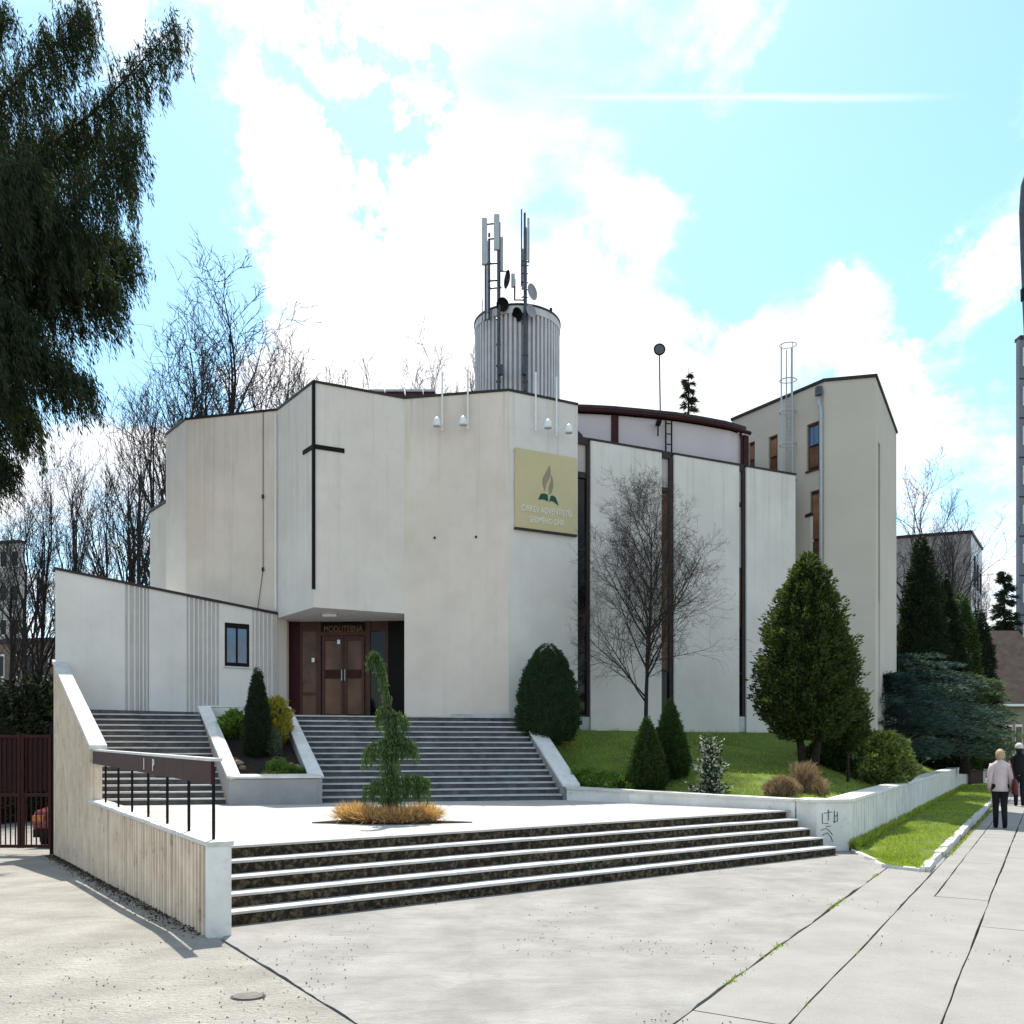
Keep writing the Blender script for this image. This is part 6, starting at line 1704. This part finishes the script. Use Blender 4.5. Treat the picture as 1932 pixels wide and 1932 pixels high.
# =================================================================== PEOPLE
skin_m = M('skin', (.55, .34, .25), (.48, .29, .21), scale=8, rough=.6)
def person(label, base, rz, sc, top_m, trouser_m, hair_m, cap_m=None, hem=.80):
    th = thing('person', label, 'person', base)
    def put(name, me, mat, par=th):
        me.materials.clear(); me.materials.append(mat)
        o = place(name, me, None, par, base, rz, (sc, sc, sc)) if par is th else None
        return o
    # body: one skinned figure, walking away
    J = dict(pel=(0, 0, .92, .12, .10), sp=(0, 0, 1.14, .105, .085), ch=(0, 0, 1.33, .125, .095), nk=(0, .01, 1.45, .05, .05), hb=(0, .02, 1.51, .07, .08), hc=(0, .025, 1.58, .075, .095), ht=(0, .02, 1.645, .055, .07),
             sl=(-.165, 0, 1.375, .055, .055), el=(-.225, -.05, 1.12, .042, .042), wl=(-.235, .0, .89, .028, .03), hl=(-.235, .015, .83, .018, .036),
             sr=(.165, 0, 1.375, .055, .055), er=(.225, .03, 1.12, .042, .042), wr=(.235, .10, .90, .028, .03), hr=(.235, .125, .84, .018, .036),
             pl=(-.085, 0, .88, .09, .09), kl=(-.085, .09, .50, .055, .06), al=(-.085, .06, .09, .04, .045), tl=(-.085, .18, .035, .035, .03),
             pr=(.085, 0, .88, .09, .09), kr=(.085, .02, .50, .055, .06), ar=(.085, -.14, .11, .04, .045), tr=(.085, -.04, .035, .035, .03))
    E = [('pel', 'sp'), ('sp', 'ch'), ('ch', 'nk'), ('nk', 'hb'), ('hb', 'hc'), ('hc', 'ht'), ('ch', 'sl'), ('sl', 'el'), ('el', 'wl'), ('wl', 'hl'), ('ch', 'sr'), ('sr', 'er'), ('er', 'wr'), ('wr', 'hr'),
         ('pel', 'pl'), ('pl', 'kl'), ('kl', 'al'), ('al', 'tl'), ('pel', 'pr'), ('pr', 'kr'), ('kr', 'ar'), ('ar', 'tr')]
    for h_, s_ in (('hl', -1), ('hr', 1)):
        hx0, hy0, hz0 = J[h_][:3]
        for i_, (dy, ln) in enumerate(((.030, .062), (.011, .072), (-.009, .068), (-.027, .052))):
            J[f'{h_}f{i_}'] = (hx0, hy0 + dy, hz0 - ln * .55, .0085, .0085); J[f'{h_}g{i_}'] = (hx0 - s_ * .012, hy0 + dy, hz0 - ln - .02, .0075, .0075)
            E += [(h_, f'{h_}f{i_}'), (f'{h_}f{i_}', f'{h_}g{i_}')]
        J[h_ + 't'] = (hx0 - s_ * .012, hy0 + .05, hz0 + .005, .009, .009); J[h_ + 'u'] = (hx0 - s_ * .02, hy0 + .055, hz0 - .035, .008, .008); E += [(h_, h_ + 't'), (h_ + 't', h_ + 'u')]
    names = list(J); me = bpy.data.meshes.new('body')
    me.from_pydata([J[n][:3] for n in names], [(names.index(a), names.index(b)) for a, b in E], [])
    o = place('body', me, skin_m, th, base, rz, (sc * .88, sc * .95, sc))
    sk_ = o.modifiers.new('skin', 'SKIN'); sk_.use_smooth_shade = True
    for i, n in enumerate(names):
        v = me.skin_vertices[0].data[i]; v.radius = J[n][3:5]; v.use_root = (n == 'pel')
    sb_ = o.modifiers.new('subsurf', 'SUBSURF'); sb_.levels = 1; sb_.render_levels = 2
    def cloth(name, mb, mat): 
        me_ = mb.mesh(name, mat, True); return place(name, me_, None, th, base, rz, (sc * .88, sc * .95, sc))
    m = MB(); m.loft([(0, -.01, hem, .185, .15), (.01, 0, hem + .1, .175, .14), (0, 0, 1.0, .172, .13), (0, 0, 1.14, .162, .12), (0, 0, 1.28, .178, .125), (0, -.005, 1.38, .178, .11), (0, -.005, 1.43, .12, .09), (0, .0, 1.475, .068, .068), (0, .005, 1.50, .062, .064)], 18); cloth('coat', m, top_m)
    for a_, b_, c_ in (('sl', 'el', 'wl'), ('sr', 'er', 'wr')):
        A_, B_, C_ = [Vector(J[k][:3]) for k in (a_, b_, c_)]
        m = MB(); m.tube([A_ * .97 + Vector((0, 0, .045)), A_.lerp(B_, .35), B_, B_.lerp(C_, .5), C_ + (C_ - B_) * .12], [.068, .072, .064, .056, .05], 12); cloth('sleeve', m, top_m)
    for a_, b_, c_ in (('pl', 'kl', 'al'), ('pr', 'kr', 'ar')):
        A_, B_, C_ = [Vector(J[k][:3]) for k in (a_, b_, c_)]
        m = MB(); m.tube([A_ + Vector((0, 0, .08)), A_, A_.lerp(B_, .5), B_, B_.lerp(C_, .5), C_ + Vector((0, 0, -.02))], [.10, .108, .09, .073, .064, .056], 12); cloth('trouser_leg', m, trouser_m)
    for an, tn in (('al', 'tl'), ('ar', 'tr')):
        A_, T_ = Vector(J[an][:3]), Vector(J[tn][:3]); hz0 = min(.0, 0) + (.0 if an == 'al' else .01)
        m = MB(); m.tube([(A_.x, A_.y - .06, hz0 + .05), (A_.x, A_.y - .02, hz0 + .06), (A_.x, T_.y, hz0 + .045), (A_.x, T_.y + .06, hz0 + .03)], [.03, .052, .046, .02], 10); cloth('shoe', m, black_m)
    m = MB(); m.loft([(0, -.02, 1.49, .075, .075), (0, -.022, 1.53, .10, .095), (0, -.012, 1.60, .105, .108), (0, 0, 1.66, .088, .098), (0, .005, 1.70, .045, .055), (0, .005, 1.712, .01, .01)], 16); cloth('hair', m, hair_m)
    if cap_m:
        m = MB(); m.loft([(0, .0, 1.58, .118, .122), (0, .0, 1.62, .12, .125), (0, .0, 1.68, .105, .11), (0, .0, 1.73, .05, .055), (0, 0, 1.738, .01, .01)], 16); cloth('cap', m, cap_m)
    return th
hd = -math.atan2(SD.x, SD.y)
p1 = G(1887, 1563); blonde = M('blonde_hair', (.50, .36, .22), (.36, .24, .14), scale=30, rough=.6)
pink = M('pale_pink_coat', (.62, .50, .50), (.54, .43, .43), scale=6, rough=.9, bump=.1, bscale=50); blk = M('black_cloth', (.012, .012, .014), (.008, .008, .010), scale=8, rough=.9)
person('person walking away in a pale pink coat and black trousers with blond bob', tuple(p1), hd + .15, .985, pink, blk, blonde)
bag_m = M('wine_bag', (.12, .015, .022), (.09, .011, .016), scale=6, rough=.5)
bg_ = thing('shoulder_bag', 'wine red shoulder bag hanging at the side of the pink coat', 'bag', (p1.x + .2, p1.y, .75))
m = MB(); m.loft([(.262, -.05, .73, .05, .10), (.265, -.05, .76, .065, .14), (.265, -.05, .90, .06, .15), (.262, -.05, 1.02, .04, .12), (.25, -.05, 1.05, .02, .09)], 12)
place('pouch', m.mesh('pouch', bag_m, True), None, bg_, tuple(p1), hd + .15)
m = MB(); m.tube([(.255, -.13, 1.0), (.215, -.10, 1.25), (.165, -.02, 1.43), (.21, .05, 1.25), (.255, .04, 1.0)], .012, 6); place('strap', m.mesh('strap', bag_m, True), None, bg_, tuple(p1), hd + .15)
p2 = XY(1923, 25.2)
person('person in black clothes and white cap at the right picture edge', (*p2, .004), hd + .1, 1.08, blk, blk, M('dark_hair', (.03, .02, .015), (.02, .014, .01), scale=20), M('white_cap', (.66, .65, .60), (.55, .54, .50), scale=12, rough=.9), hem=.86)
